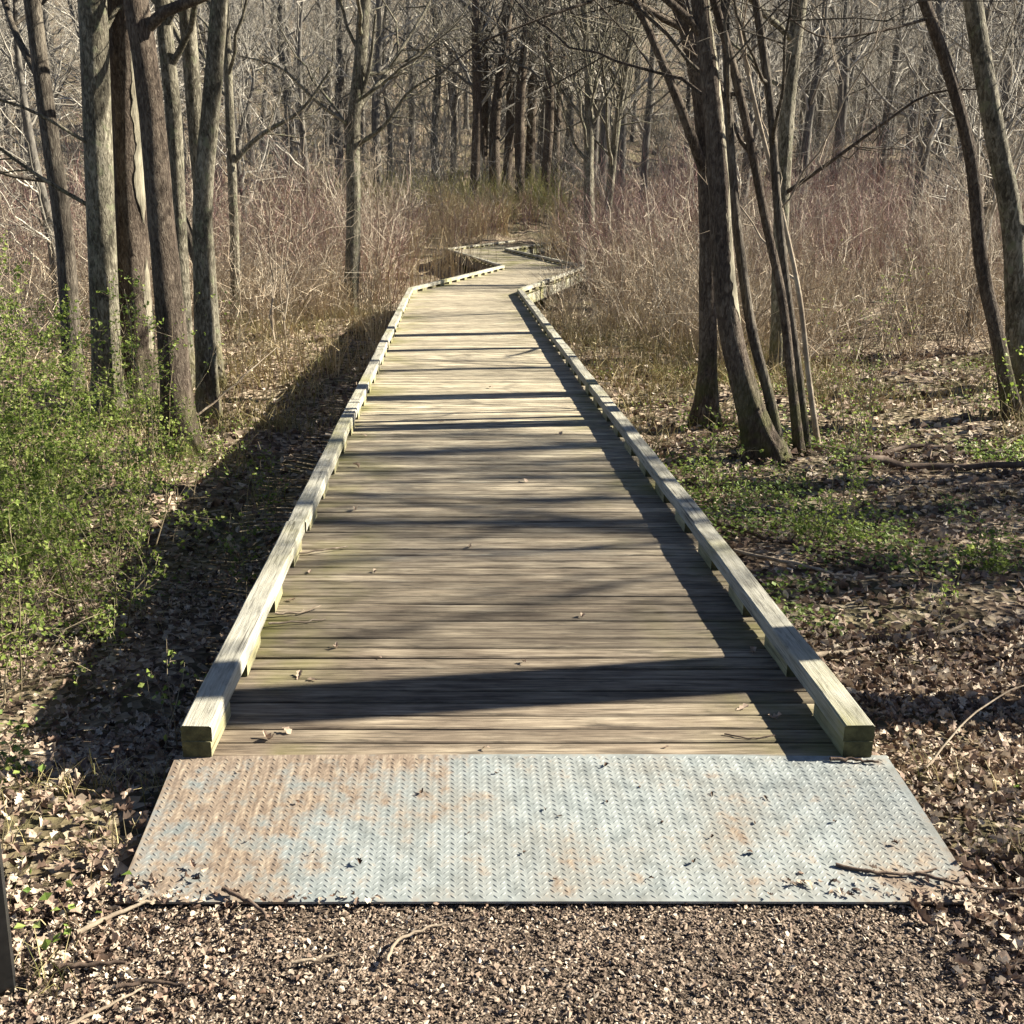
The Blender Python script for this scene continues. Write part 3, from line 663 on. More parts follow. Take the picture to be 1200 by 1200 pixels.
t, p = tree('slender_tree', 'slender dark stem bending left, middle of the right hand clump', [(3.2, 9.1, -.42), (3.04, 9.1, .28), (2.86, 9.1, 1.11), (2.68, 9.1, 1.68), (2.46, 9.1, 2.43), (2.33, 9.1, 2.83), (2.11, 9.1, 3.4)], .044, .033, 8.5, M_BARK_DARK, 2.0, 11, .3, seed=15, k=12, flare=.3)
t, p = tree('slender_tree', 'straight slender stem, rightmost of the right hand clump', [(3.33, 9.3, -.43), (3.14, 9.3, .41), (2.98, 9.3, 1.09), (2.83, 9.3, 1.82), (2.69, 9.3, 2.65), (2.5, 9.3, 3.44)], .043, .032, 8.5, M_BARK, 2.0, 11, .3, seed=16, k=12, flare=.3)
t, p = tree('slender_tree', 'very thin reddish sapling stem crossing behind the right hand clump', [(3.55, 9.6, -.42), (3.35, 9.6, .3), (3.2, 9.6, 1.0), (2.95, 9.6, 1.8), (2.6, 9.6, 2.8)], .028, .018, 5, M_STICK, 1.0, 9, .34, seed=17, k=8, flare=.2)
t, p = tree('bare_tree', 'pale tree behind the right hand clump with one long limb slanting right', [(4.5, 14, -.5), (4.37, 14, .82), (4.3, 14, 2.23), (4.28, 14, 3.26), (4.32, 14, 4.24)], .10, .085, 11, M_BARK_PALE, 2.8, 15, .28, seed=18, ridge=.04)
limb(t, [(4.33, 13.95, 1.95), (4.75, 13.7, 2.3), (5.3, 13.5, 2.75), (5.8, 13.4, 3.1), (6.4, 13.3, 3.15)], .028, .010, M_BARK_DARK, 10)
t, p = tree('bare_tree', 'thin dark bowed tree leaning left at the right side of the picture', [(5.95, 10.6, -.40), (5.62, 10.6, .47), (5.36, 10.6, 1.16), (5.06, 10.6, 2.3), (4.70, 10.6, 3.14), (4.43, 10.6, 3.66)], .072, .05, 9.5, M_BARK_DARK, 3.4, 13, .3, seed=19, ridge=.05)
limb(t, [(4.5, 10.6, 3.5), (3.9, 10.4, 3.35), (3.4, 10.3, 3.3), (2.9, 10.2, 3.55)], .015, .006, M_BARK_DARK, 9)
t, p = tree('bare_tree', 'sturdier tree with a sunlit right flank beside the thin bowed one on the right', [(6.08, 10.8, -.41), (5.9, 10.8, .62), (5.68, 10.8, 1.65), (5.36, 10.8, 2.54), (4.98, 10.8, 3.69)], .118, .082, 11, M_BARK_PALE, 3.5, 14, .28, seed=20, ridge=.05)
limb(t, [(5.72, 10.75, 1.5), (5.92, 10.7, 1.75), (5.88, 10.7, 2.6), (5.75, 10.7, 3.4), (5.6, 10.7, 5)], .028, .012, M_BARK_DARK, 8)
# middle distance pair
t, p = tree('bare_tree', 'bushy bare tree with many upswept branches beyond the bend of the boardwalk', [(4.68, 36, -.5), (4.56, 36, 2.85), (4.45, 36, 5.49), (4.22, 36, 8.02)], .20, .11, 12.5, M_BARK_PALE, 3.0, 34, .34, 4, seed=21, up=.5, ang=38, ridge=.06)
t, p = tree('bare_tree', 'forked bare tree just right of the bushy one beyond the bend', [(5.35, 37, -.5), (5.42, 37, 2.04), (5.6, 37, 4.52), (5.97, 37, 7.42)], .165, .085, 11, M_BARK_PALE, 2.6, 30, .34, 4, seed=22, up=.5, ang=38, ridge=.06)

# the trees just outside the picture whose shade crosses the walk, and the woods behind
protos = []
for i in range(7):
    h = U(12, 18); r = U(.13, .24)
    ctrl = [(0, 0, 0), (U(-.2, .2), U(-.2, .2), h * .25), (U(-.4, .4), U(-.4, .4), h * .5)]
    pts = np.array(ctrl + [(U(-.8, .8), U(-.8, .8), h * .8), (U(-1, 1), U(-1, 1), h)], float); pts[0, 2] = -.4
    path = spline(np.c_[pts, [r * 1.15, r, r * .75, r * .4, .02]], 40)
    V, F = trunk_mesh(path, 9, .05, .4, 40 + i)
    tr = make_mesh('trunk', V, F, M_BARK_BG)
    V, F = crown(path, h * U(.12, .3), int(U(22, 30)), .30, 3, U(.15, .4), U(42, 55), 1.1, 2.0); cr = make_mesh('crown', V, F, M_GREYTWIG)
    protos.append((tr, cr))
def bgtree(x, y, i, s, label, group, rz=None, src=None):
    t = thing('bare_tree', label, 'tree', (x, y, float(ground(x, y))), (0, 0, U(0, 6.28) if rz is None else rz), group)
    t.scale = (s, s, s * U(.9, 1.1))
    a, b = (src or protos)[i]; inst('trunk', a, t); inst('crown', b, t)
    return t
high = []
for i in range(3):
    h = 15; r = .2
    pts = np.array([(0, 0, -.4), (U(-.05, .05), U(-.05, .05), 3.5), (U(-.08, .08), U(-.08, .08), 7), (U(-.5, .5), U(-.5, .5), 11.5), (U(-1, 1), U(-1, 1), h)], float)
    path = spline(np.c_[pts, [r * 1.1, r, r * .9, r * .5, .02]], 40)
    V, F = trunk_mesh(path, 9, .04, .3, 60 + i); tr = make_mesh('trunk', V, F, M_BARK_BG)
    V, F = crown(path, 8.0, 14, .22, 3, .3, 45, 1.0, 1.5); cr = make_mesh('crown', V, F, M_GREYTWIG); high.append((tr, cr))
KIND = ['grey', 'brown', 'slim', 'dense', 'wide', 'straight', 'twiggy']
KIND = [('stout ' if a[0].vertices[0].co.xy.length > .27 else 'slim ') + ('low-branched' if min(v.co.z for v in a[1].vertices) < 3.2 else 'high-branched') for a in protos]
def place(x, y):
    px = 530 + 1200 * x / (y * .957 + .53)
    for lim, nm in [(0, 'beyond the left edge'), (70, 'left of the left clump'), (260, 'behind the left clump'), (400, 'left of the lone slender tree'), (520, 'right of the lone slender tree'),
                    (620, 'straight behind the boardwalk end'), (680, 'left of the bushy tree beyond the bend'), (790, 'right of the forked tree past the bend'), (940, 'behind the right hand clump'),
                    (1070, 'right of the right hand clump'), (1200, 'behind the bowed right tree')]:
        if px < lim: return nm
    return 'beyond the right edge'
placed = []
n_bg = 0
for _ in range(6000):
    if n_bg >= 240: break
    y = 46 + 100 * U() ** 1.2; w = y * .62 + 10
    x = U(-w * .8, w * .95)
    if y < 62 and abs(x - .03 * y) < 9 - (y - 46) * .25: continue
    if any((x-a)**2 + (y-b)**2 < (1.2 if y > 70 else 4) for a, b in placed): continue
    placed.append((x, y)); n_bg += 1
    k = int(U(0, 7)); sc_ = U(.85, 1.35)
    bgtree(x, y, k, sc_, '%s %s tree, %s, %s' % ('tall' if sc_ > 1.1 else 'shorter', KIND[k], 'front woods' if y < 66 else ('middle woods' if y < 95 else 'deep woods'), place(x, y)), 'bare trees of the woods behind the thicket')
for x, y, s in [(-15, 31, .7), (-11, 36, .8), (-13, 25, .6), (-18, 40, .9), (-8, 41, .75), (-7.6, 20, .55), (-10, 18, .6), (14, 32, .75), (18, 38, .9), (11, 40, .8), (22, 34, .9), (12.5, 25, .6), (16, 22, .65), (25, 45, 1), (9.5, 19, .5), (8, 45, .8), (-9, 29, .6), (-21, 46, 1)]:
    bgtree(x, y, int(U(0, 7)), s, 'small tree in the shrubs %s, %s' % ('near' if y < 28 else ('halfway back' if y < 39 else 'by the woods'), place(x, y)), 'bare trees among the shrubs')
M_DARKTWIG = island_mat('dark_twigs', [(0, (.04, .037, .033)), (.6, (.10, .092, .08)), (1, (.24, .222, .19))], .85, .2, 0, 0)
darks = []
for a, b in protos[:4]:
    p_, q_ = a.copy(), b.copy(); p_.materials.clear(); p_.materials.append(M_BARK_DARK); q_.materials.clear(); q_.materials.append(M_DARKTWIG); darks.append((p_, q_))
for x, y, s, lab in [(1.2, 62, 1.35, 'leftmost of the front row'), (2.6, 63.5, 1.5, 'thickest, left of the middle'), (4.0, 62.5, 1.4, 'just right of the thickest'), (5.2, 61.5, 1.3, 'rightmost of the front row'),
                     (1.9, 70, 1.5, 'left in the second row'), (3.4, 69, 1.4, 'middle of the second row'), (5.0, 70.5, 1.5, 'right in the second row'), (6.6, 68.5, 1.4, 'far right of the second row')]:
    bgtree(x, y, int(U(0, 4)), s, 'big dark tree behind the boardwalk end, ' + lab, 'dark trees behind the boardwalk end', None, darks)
for q in range(30):
    x, y, k, s = U(-34, 40), -7 - 45 * U() ** 1.3, int(U(0, 7)), U(.8, 1.2)
    bgtree(x, y, k, s, '%s %s tree behind the viewer, %s, %s' % ('tall' if s > 1 else 'shorter', KIND[k], 'to the left' if x < -12 else ('straight back' if x < 14 else 'to the right'), 'near' if y > -20 else ('farther' if y > -34 else 'far off')), 'woods behind the viewer')
for k, (x, y, i, s, lab) in enumerate([(4.05, 4.25, 1, .85, 'high crowned tree outside the right edge, closest to the boardwalk'),
       (14.5, 6.7, 0, .62, 'thin high crowned tree outside the right edge, nearest of four'), (16, 7.7, 2, .8, 'high crowned tree outside the right edge, second of four'), (17.5, 8.9, 1, .6, 'thin high crowned tree outside the right edge, third of four'), (15, 9.3, 0, .75, 'high crowned tree outside the right edge, last of four'), (19.5, 8.0, 2, .8, 'high crowned tree outside the right edge, far behind the four'), (21, 10.2, 1, .85, 'high crowned tree outside the right edge, farthest behind the four'),
       (9.6, 16.3, 0, .95, 'high crowned tree outside the right edge, farthest from the plate'), 
                          (9.0, 12.9, 2, .6, 'thin high crowned tree outside the right edge, second farthest'), (15.5, 26.2, 0, 1.1, 'high crowned tree among the shrubs beyond the right edge')]):
    bgtree(x, y, i, s, lab, 'trees shading the boardwalk from the right', None, high)
for x, y, i, s in [(20, 3.9, 2, .9), (12, 7.3, 4, .8), (17, 10, 0, .9)]:
    bgtree(x, y, i, s, 'bare tree outside the right edge, %s' % {20: 'nearest the camera', 12: 'low branched and halfway back', 17: 'farthest to the right'}[x], 'trees shading the boardwalk from the right')

# ------------------------------------------------------------------ thickets
def clumps(n, x0, x1, y0, y1, h0, h1, per, spread, fan, twigs, thick, avoid=.4, pw=1.0, wob=.5, seglen=4, hfun=None):
    cx = U(x0, x1, n); cy = y0 + (y1 - y0) * U(0, 1, n) ** pw
    # keep off the boardwalk
    ok = np.ones(n, bool)
    for (p, d, L, nr) in segs[:4]:
        s = (cx - p[0]) * d[0] + (cy - p[1]) * d[1]; e = (cx - p[0]) * nr[0] + (cy - p[1]) * nr[1]
        ok &= ~((s > -1.5) & (s < L + 1.5) & (np.abs(e) < HW + avoid))
    nz0 = hnoise(cx * .45 + 2, cy * .45); ok &= U(-1.1, .6, n) < nz0 + .35
    cx, cy = cx[ok], cy[ok]; n = len(cx)
    m = n * per
    bx = np.repeat(cx, per) + rng.normal(size=m) * spread; by = np.repeat(cy, per) + rng.normal(size=m) * spread
    L = np.repeat(U(h0, h1, n), per) * U(.55, 1.1, m)
    L *= 1 + .22 * hnoise(bx * .35 + 5, by * .35 + 2)
    a = U(0, 6.283, m); ln = np.abs(rng.normal(size=m)) * fan
    u = np.linspace(0, 1, seglen)[None, :, None]
    d = norm(np.stack([np.cos(a) * ln, np.sin(a) * ln, np.ones(m)], -1))[:, None]
    nz = rng.normal(size=(m, seglen, 3)) * (wob * L / seglen * .35)[:, None, None]; nz[:, 0] = 0; nz = np.cumsum(nz, 1)
    P = np.stack([bx, by, ground(bx, by) - .03], -1)[:, None] + d * L[:, None, None] * u + nz
    P[..., 2] -= (L * ln * .25)[:, None] * u[..., 0] ** 2
    Rr = (thick * U(.7, 1.4, m))[:, None] * (1 - .7 * u[..., 0])
    parts = [tubes(P, Rr, 3)]
    if twigs:
        P2, R2 = grow(P, Rr, twigs, .3, .97, 38, .38, 3, .12, .55, .8, thick * .55); parts.append(tubes(P2, R2, 3))
    return merge(parts)
parts = [clumps(34, 3.5, 5.6, 24.5, 33, 1.4, 2.2, 15, .12, .5, 5, .0075, .25, 1, .8), clumps(30, 1.9, 4.2, 15.5, 24, .7, 1.5, 10, .1, .5, 5, .006, .3, 1, .8), clumps(150, 3.2, 12, 14.8, 22, 1.3, 2.6, 15, .10, .5, 5, .0062, .4, 1, .8),
         clumps(100, 12, 22, 14, 24, 1.3, 2.5, 13, .12, .5, 5, .008),
         clumps(105, -9, -1.9, 19, 27, 1.2, 2.4, 15, .11, .5, 5, .0068, .4, 1, .8),
         clumps(110, -16, -5, 15, 25, 1.2, 2.2, 9, .2, .5, 5, .007),
         clumps(60, 3.6, 6.5, 19, 32, 1.1, 1.9, 9, .2, .4, 6, .008, .35)]
V, F = merge(parts); tag(obj('tan_shrub_thicket', V, F, M_TAN, None, False), kind='stuff')
parts = [clumps(165, 3.5, 20, 23, 40, 2.0, 3.3, 14, .15, .42, 6, .009, .5, 1, .7),
         clumps(145, -18, -1.5, 25, 45, 2.0, 3.3, 14, .15, .42, 6, .009, .5, 1, .7),
         clumps(60, -3, 5, 44, 55, 1.6, 2.4, 10, .3, .35, 4, .012, .4),
         clumps(190, 5, 26, 38, 56, 3.0, 4.4, 10, .3, .35, 5, .014, .6), clumps(120, -26, -5, 40, 56, 2.8, 4.2, 10, .3, .35, 5, .014, .6)]
V, F = merge(parts); tag(obj('red_twig_thicket', V, F, M_PINK, None, False), kind='stuff')
parts = [clumps(330, -10, 9, 41, 60, 1.7, 2.7, 12, .3, .25, 3, .011, .4), clumps(80, -3.2, 1, 22, 38, 1.2, 2.2, 5, .15, .12, 1, .008, .2, 1, .2),
         clumps(22, 3.0, 5, 22, 34, 1.2, 2.0, 8, .15, .12, 1, .008, .2, 1, .2), clumps(70, -3.4, -1.2, 15, 23, .6, 1.3, 8, .12, .2, 1, .006, .2, 1, .3), clumps(80, 1.8, 5, 13, 20, .4, 1.0, 9, .12, .3, 1, .005, .25, 1, .3)]
V, F = merge(parts); tag(obj('dry_reeds', V, F, M_REED, None, False), kind='stuff')
parts = [clumps(170, -10, 6, 57, 66, 1.3, 2.5, 12, .4, .4, 6, .014, .5)]
V, F = merge(parts); tag(obj('olive_undergrowth', V, F, M_OLIVE, None, False), kind='stuff')
parts = [clumps(440, -50, 60, 60, 120, 3, 8, 7, .6, .45, 8, .02, .5, 1, .8), clumps(190, -34, 42, 48, 72, 2.5, 6, 7, .5, .4, 7, .013, .8)]
V, F = merge(parts); tag(obj('woodland_brush', V, F, M_GREYTWIG, None, False), kind='stuff')

# separate bare shrubs and young trees that stand out of the thicket
M_CANE = island_mat('pale_canes', [(0, (.13, .10, .07)), (.5, (.25, .205, .15)), (1, (.40, .345, .265))], .75, .3, 0, 0)
shrubs = []
for q in range(6):
    m = int(U(4, 9)); n = 9; L = U(1.9, 3.4, m); a = U(0, 6.28, m); ln = np.abs(rng.normal(size=m)) * .33
    u = np.linspace(0, 1, n)[None, :, None]; d = norm(np.stack([np.cos(a) * ln, np.sin(a) * ln, np.ones(m)], -1))[:, None]
    nz = rng.normal(size=(m, n, 3)) * .05; nz[:, 0] = 0
    P = np.concatenate([rng.normal(size=(m, 2)) * .06, np.full((m, 1), -.05)], 1)[:, None] + d * L[:, None, None] * u + np.cumsum(nz, 1)
    Rr = U(.009, .02, m)[:, None] * (1 - .75 * u[..., 0])
    st = make_mesh('stems', *tubes(P, Rr, 6), M_CANE)
    P2, R2 = grow(P, Rr, 7, .25, .97, 40, .42, 7, .15, .5, .6, .005); P3, R3 = grow(P2, R2, 5, .2, .97, 42, .5, 4, .1, .6, .65, .004)
    shrubs.append((st, make_mesh('twigs', *merge([tubes(P2, R2, 4), tubes(P3, R3, 3)]), M_CANE)))
spots = []
for _ in range(900):
    if len(spots) >= 64: break
    y = U(13.5, 40); x = U(-.48 * y - 1, .56 * y + 1)
    if any(abs((x - p[0]) * nr[0] + (y - p[1]) * nr[1]) < 3.0 and -2 < (x - p[0]) * d[0] + (y - p[1]) * d[1] < L + 2 for p, d, L, nr in segs): continue
    if x < 0 and y < 18: continue
    if any((x - a) ** 2 + (y - b) ** 2 < 1.2 for a, b in spots): continue
    spots.append((x, y))
for x, y in spots:
    k = int(U(0, 6)); s_ = U(.65, 1.25)
    t = thing('bare_shrub', '%s bare shrub %s, %s' % ('tall' if s_ > .95 else 'small', 'at the thicket front' if y < 19 else ('within the thicket' if y < 30 else 'at the thicket back'), place(x, y)), 'shrub', (x, y, float(ground(x, y))), (0, 0, U(0, 6.28)), 'bare shrubs standing out of the thicket')
    t.scale = (s_, s_, s_); inst('stems', shrubs[k][0], t); inst('twigs', shrubs[k][1], t)

# ------------------------------------------------------------------ leafy plants
def leafy(name, label, x, y, h, stems, leaves, fan, lsize, cat='shrub', group=None, spread=.15, twigs=5, thick=.005, lean=(0, 0), lmat=None):
    base = np.array([x, y, float(surf(x, y))]); t = thing(name, label, cat, tuple(base), group=group)
    a = U(0, 6.283, stems); ln = np.abs(rng.normal(size=stems)) * fan; L = h * U(.6, 1.1, stems); n = 7
    u = np.linspace(0, 1, n)[None, :, None]
    d = norm(np.stack([np.cos(a) * ln + lean[0], np.sin(a) * ln + lean[1], np.ones(stems)], -1))[:, None]
    nz = rng.normal(size=(stems, n, 3)) * .045 * h / n * 3; nz[:, 0] = 0; nz = np.cumsum(nz, 1)
    p0 = np.concatenate([rng.normal(size=(stems, 2)) * spread, np.full((stems, 1), -.03)], 1)[:, None]
    P = p0 + d * L[:, None, None] * u + nz; P[..., 2] -= (L * ln * .3)[:, None] * u[..., 0] ** 2
    Rr = thick * U(.7, 1.3, stems)[:, None] * (1 - .65 * u[..., 0])
    parts = [tubes(P, Rr, 5)]; carriers = [(P, .25)]
    if twigs:
        P2, R2 = grow(P, Rr, twigs, .2, .97, 48, .42, 5, .1, .6, .6, thick * .35); parts.append(tubes(P2, R2, 3)); carriers.append((P2, .1))
        P3, R3 = grow(P2, R2, 3, .2, .95, 45, .45, 3, .05, .5, .6, thick * .3); parts.append(tubes(P3, R3, 3)); carriers.append((P3, .1))
    V, F = merge(parts); obj('stems', V, F, M_STEM, t, False)
    tot = sum(len(c[0]) for c in carriers); pos = []
    for Pc, s0 in carriers:
        m = len(Pc); k = max(2, int(round(leaves / tot * (1 if m > stems else 2.5)))); N = Pc.shape[1]
        s = U(s0, 1, (m, k)) * (N - 1); i = np.clip(s.astype(int), 0, N - 2); f = (s - i)[..., None]; r = np.arange(m)[:, None]
        pos.append((Pc[r, i] * (1 - f) + Pc[r, i + 1] * f).reshape(-1, 3))
    pos = np.concatenate(pos); pos += rng.normal(size=pos.shape) * lsize * .45; pos[:, 2] = np.maximum(pos[:, 2], .03)
    V, F = scatter_leaves(pos, lsize * U(.55, 1.2, len(pos)), LEAF_SM, LEAF_SM_F, .7, 1.25, .3)
    obj('foliage', V, F, lmat or M_GREEN, t, False)
    return t
SH = [(-4.9, 9.6, 1.9, 26, 2600, .45, .045, 'tall fresh green shrub at the left edge, overlapping the thin leftmost trunk'),
      (-5.6, 11.3, 2.0, 24, 2200, .45, .05, 'green shrub farthest back at the left edge of the picture'),
      (-3.9, 8.6, 1.5, 24, 2400, .5, .042, 'rounded green shrub in front of the second and third trunks of the left clump'),
      (-4.4, 7.2, 1.5, 24, 2600, .5, .038, 'dense green shrub at the left edge, middle of the bank'),
      (-3.1, 7.0, 1.0, 20, 1700, .55, .036, 'low green shrub spreading towards the shadow of the boardwalk'),
      (-3.3, 5.7, 1.15, 20, 1800, .5, .034, 'wispy green shrub at the left edge above the lit dead leaves'),
      (-2.55, 6.0, .75, 14, 800, .5, .032, 'small sparse green shrub at the edge of the boardwalk shadow'),
      (-2.4, 4.7, .8, 12, 500, .45, .03, 'thin stemmed young shrub low at the left edge with few leaves'),
      (-3.7, 10.6, 1.1, 14, 700, .5, .04, 'slim green sprays at the foot of the second trunk of the left clump'),
      (-3.0, 4.9, .9, 16, 1300, .5, .034, 'low green shrub at the left edge over the lit leaf litter, nearest bushy one'),
      (-6.3, 9.3, 2.1, 24, 2300, .45, .05, 'tall green shrub cut by the left edge of the picture'),
      (-3.3, 8.0, 1.25, 18, 1700, .5, .038, 'green shrub between the low spreading one and the tree clump'),
      (-2.5, 7.6, 1.1, 12, 700, .5, .036, 'airy green shrub rising from the edge of the shadow before the tree clump'),
      (-3.0, 10.0, 1.5, 10, 600, .35, .04, 'upright airy green sprays just left of the foremost rough trunk'),
      (-2.05, 5.9, .8, 8, 330, .45, .032, 'few stemmed shrub standing in the boardwalk shadow'),
      (-2.7, 9.3, .9, 12, 500, .45, .034, 'thin greenery before the foremost rough trunk')]
for x, y, h, st, lv, fan, ls, lab in SH: leafy('leafy_shrub', lab, x, y, h * 1.28, st, int(lv * 2.1), fan * 1.15, ls * .95, group='green shrubs on the left bank')
SE = [(-1.2, 3.85, .52, 2, 34, .1, .03, 'single leafy seedling beside the near end of the left curb'),
      (-1.38, 6.5, .72, 4, 110, .2, .032, 'sunlit seedling in the walk shadow left of the curb'),
      (-1.5, 8.2, .75, 3, 90, .2, .034, 'taller seedling close to the left curb, middle distance'),
      (-1.9, 5.2, .5, 3, 60, .25, .03, 'tiny green seedling in the dark leaves left of the curb'),
      (-1.75, 9.6, .8, 3, 70, .2, .035, 'far seedling at the edge of the left shadow'),
      (-1.62, 3.35, .22, 4, 40, .5, .028, 'low sprig with a few leaves in the near left shadow')]
for x, y, h, st, lv, fan, ls, lab in SE: leafy('seedling', lab, x, y, h, st, lv, fan, ls, 'seedling', 'seedlings left of the curb', .03, 2, .003)
SR = [(2.5, 4.85, 1.0, 2, 40, .1, .026, 'thin upright sapling on the right bank in front of the green patch'),
      (2.75, 6.9, .8, 5, 160, .35, .03, 'small green shrub on the right bank behind the fallen branches'),
      (2.0, 7.6, .75, 7, 260, .5, .03, 'spindly sprays of green at the foot of the right hand clump'),
      (2.35, 6.3, .38, 9, 330, .6, .032, 'low green plant by the right curb'),
      (3.3, 6.0, .4, 9, 330, .6, .032, 'low green plant at the right of the green patch'),
      (2.55, 3.75, .42, 6, 90, .75, .032, 'leafy sprig reaching in at the right edge near the plate'),
      (5.75, 10.2, 1.0, 4, 150, .4, .045, 'bright green twig in front of the sturdier right hand trunk'),
      (3.5, 8.7, 1.1, 7, 160, .4, .03, 'thin multi stemmed shrub right of the right hand clump'),
      (4.6, 11.2, 1.8, 9, 60, .35, .025, 'bare fan shaped shrub between the right hand clump and the right trees')]
for x, y, h, st, lv, fan, ls, lab in SR: leafy('leafy_shrub', lab, x, y, h, st, lv, fan, ls, group='small green plants on the right bank', spread=.06, twigs=4, thick=.0045)

# ------------------------------------------------------------------ fallen wood, debris, post
def stick(name, label, pts, r0, r1, mat, cat='fallen branch', group=None, side=0, lift=.0, on=None):
    p = np.array(pts, float)
    if p.shape[1] == 2: p = np.c_[p, surf(p[:, 0], p[:, 1]) + r0 + lift + .015]
    base = p[0].copy(); q = spline(np.c_[p - base, np.linspace(r0, r1, len(p))], 14)
    q[1:-1, :3] += rng.normal(size=(12, 3)) * r0 * .35
    P, Rr = q[None, :, :3], q[None, :, 3]; parts = [tubes(P, Rr, 7)]
    for e in (0, -1):                                                 # close the ends
        parts.append(tubes(np.stack([q[e, :3], q[e, :3] + (q[e, :3] - q[e + (1 if e == 0 else -1), :3]) * .02])[None], np.array([[q[e, 3], 1e-4]]), 7))
    t = tag(obj(name, *merge(parts), mat, None, True, tuple(base)), label, cat, group)
    if side:
        P2, R2 = grow(P, Rr, side, .3, .9, 40, .35, 5, .0, .5, .6, r1 * .5); [obj('side_twig', *tubes(P2[q:q+1], R2[q:q+1], 5), mat, t) for q in range(side)]
    return t
G = 'fallen branches on the right bank'
stick('fallen_branch', 'long pale fallen branch lying on the leaves near the right curb', [(1.75, 4.58), (2.1, 4.75), (2.45, 4.9), (2.8, 5.05)], .016, .009, M_STICK, group=G)
stick('fallen_branch', 'dark crooked fallen branch slanting away from the right curb through the green patch', [(1.75, 6.9), (2.1, 6.5), (2.4, 6.1), (2.6, 5.85)], .017, .010, M_STICK_DARK, group=G, side=2)
stick('fallen_branch', 'grey fallen branch nearest below the green patch', [(1.8, 6.2), (2.1, 5.95), (2.4, 5.75), (2.68, 5.72)], .013, .008, M_STICK, group=G, side=2)
stick('fallen_branch', 'dark long log lying across the right bank behind the shade band', [(3.4, 8.6), (4.2, 8.7), (4.9, 8.35), (5.6, 8.2)], .04, .02, M_STICK_DARK, group=G)
stick('fallen_branch', 'dark branch running right from the foot of the right hand clump', [(3.2, 9.5), (3.9, 9.3), (4.5, 9.5), (5.2, 9.2)], .03, .014, M_STICK_DARK, group=G, side=2)
stick('fallen_branch', 'short pale stick poking out beside the near end of the right curb', [(1.55, 4.0), (1.75, 4.2), (1.92, 4.35)], .010, .006, M_STICK, group=G)
stick('fallen_branch', 'thin arched dead twig over the dark leaves right of the curb end', [(1.7, 3.25, -.10), (2.0, 3.5, .0), (2.25, 3.6, .06), (2.4, 3.6, .06)], .004, .002, M_STICK, group=G)
stick('fallen_branch', 'weathered branch lying at the foot of the bowed right tree', [(5.3, 9.6), (5.8, 9.9), (6.3, 10.1)], .02, .01, M_STICK, group=G)
stick('fallen_branch', 'dead branch lying by the shadow edge at the far end of the left curb', [(-2.6, 19.2), (-2.1, 20.1), (-1.5, 21.2), (-1.0, 21.8)], .04, .02, M_STICK_DARK)
stick('fallen_branch', 'dry branch propped in front of the broken foot of the left tree', [(-3.3, 12.2, -.75), (-2.9, 12.4, -.5), (-2.5, 12.6, -.15), (-2.2, 12.9, .1)], .016, .006, M_STICK, side=3)
G2 = 'sticks on the gravel and plate'
stick('fallen_stick', 'short dark stick lying over the left front edge of the plate', [(-.66, 2.50, -.045), (-.56, 2.44, -.05), (-.50, 2.37, -.055)], .007, .004, M_STICK_DARK, 'stick', G2)
stick('fallen_stick', 'pale broken stick beside the left corner of the plate', [(-1.02, 2.33), (-.92, 2.42), (-.84, 2.47)], .008, .004, M_STICK, 'stick', G2)
stick('fallen_stick', 'curved thin stick on the gravel under the middle of the plate', [(-.17, 2.22), (-.15, 2.3), (-.09, 2.34), (-.02, 2.37)], .0055, .003, M_STICK, 'stick', G2)
stick('fallen_stick', 'light stick lying flat on the gravel left of the curved one', [(-.42, 2.22), (-.36, 2.23), (-.29, 2.25)], .005, .003, M_STICK, 'stick', G2)
stick('fallen_stick', 'brown stick among the leaves at the lower left', [(-.85, 2.13), (-.76, 2.15), (-.67, 2.13)], .006, .004, M_STICK_DARK, 'stick', G2)
stick('fallen_stick', 'long dark stick among the leaves left of the plate corner', [(-1.02, 2.2), (-.93, 2.21), (-.85, 2.215)], .007, .005, M_STICK_DARK, 'stick', G2)
stick('fallen_stick', 'slender stick at the bottom left pointing to the plate', [(-.93, 2.0), (-.86, 2.06), (-.78, 2.13)], .005, .003, M_STICK, 'stick', G2)
stick('fallen_stick', 'dark curved twig lying across the right end of the plate', [(1.14, 2.61, -.043), (1.24, 2.575, -.045), (1.36, 2.57, -.045), (1.43, 2.59, -.044)], .006, .003, M_STICK_DARK, 'twig', G2)
stick('fallen_stick', 'forked dark twig over the right front corner of the plate', [(1.36, 2.57, -.044), (1.43, 2.53, -.045), (1.52, 2.51, -.05), (1.68, 2.51, -.05)], .006, .003, M_STICK_DARK, 'twig', G2)
stick('fallen_stick', 'small black twig at the foot of the right curb end', [(1.30, 3.125, .008), (1.37, 3.12, .008), (1.46, 3.11, .006)], .007, .004, M_STICK_DARK, 'twig', G2)
G3 = 'twigs caught on the deck by the left curb'
stick('fallen_twig', 'pale twig sticking out from under the left curb, nearer of two', [(-.83, 4.28, .02), (-.72, 4.31, .012), (-.58, 4.35, .012)], .006, .003, M_STICK, 'twig', G3)
stick('fallen_twig', 'thin dry twigs bunched against the left curb block', [(-.82, 4.4, .02), (-.7, 4.43, .015), (-.62, 4.5, .02)], .006, .003, M_STICK, 'twig', G3, side=3)
stick('fallen_twig', 'straight light twig jutting from the left curb, farther of two', [(-.83, 5.25, .02), (-.7, 5.3, .02), (-.58, 5.36, .02)], .006, .004, M_STICK, 'twig', G3)
stick('fallen_twig', 'thin dark twig lying on the second plank by the right curb', [(.98, 3.30, .007), (1.06, 3.27, .006), (1.16, 3.29, .006)], .003, .002, M_STICK_DARK, 'twig', G3)
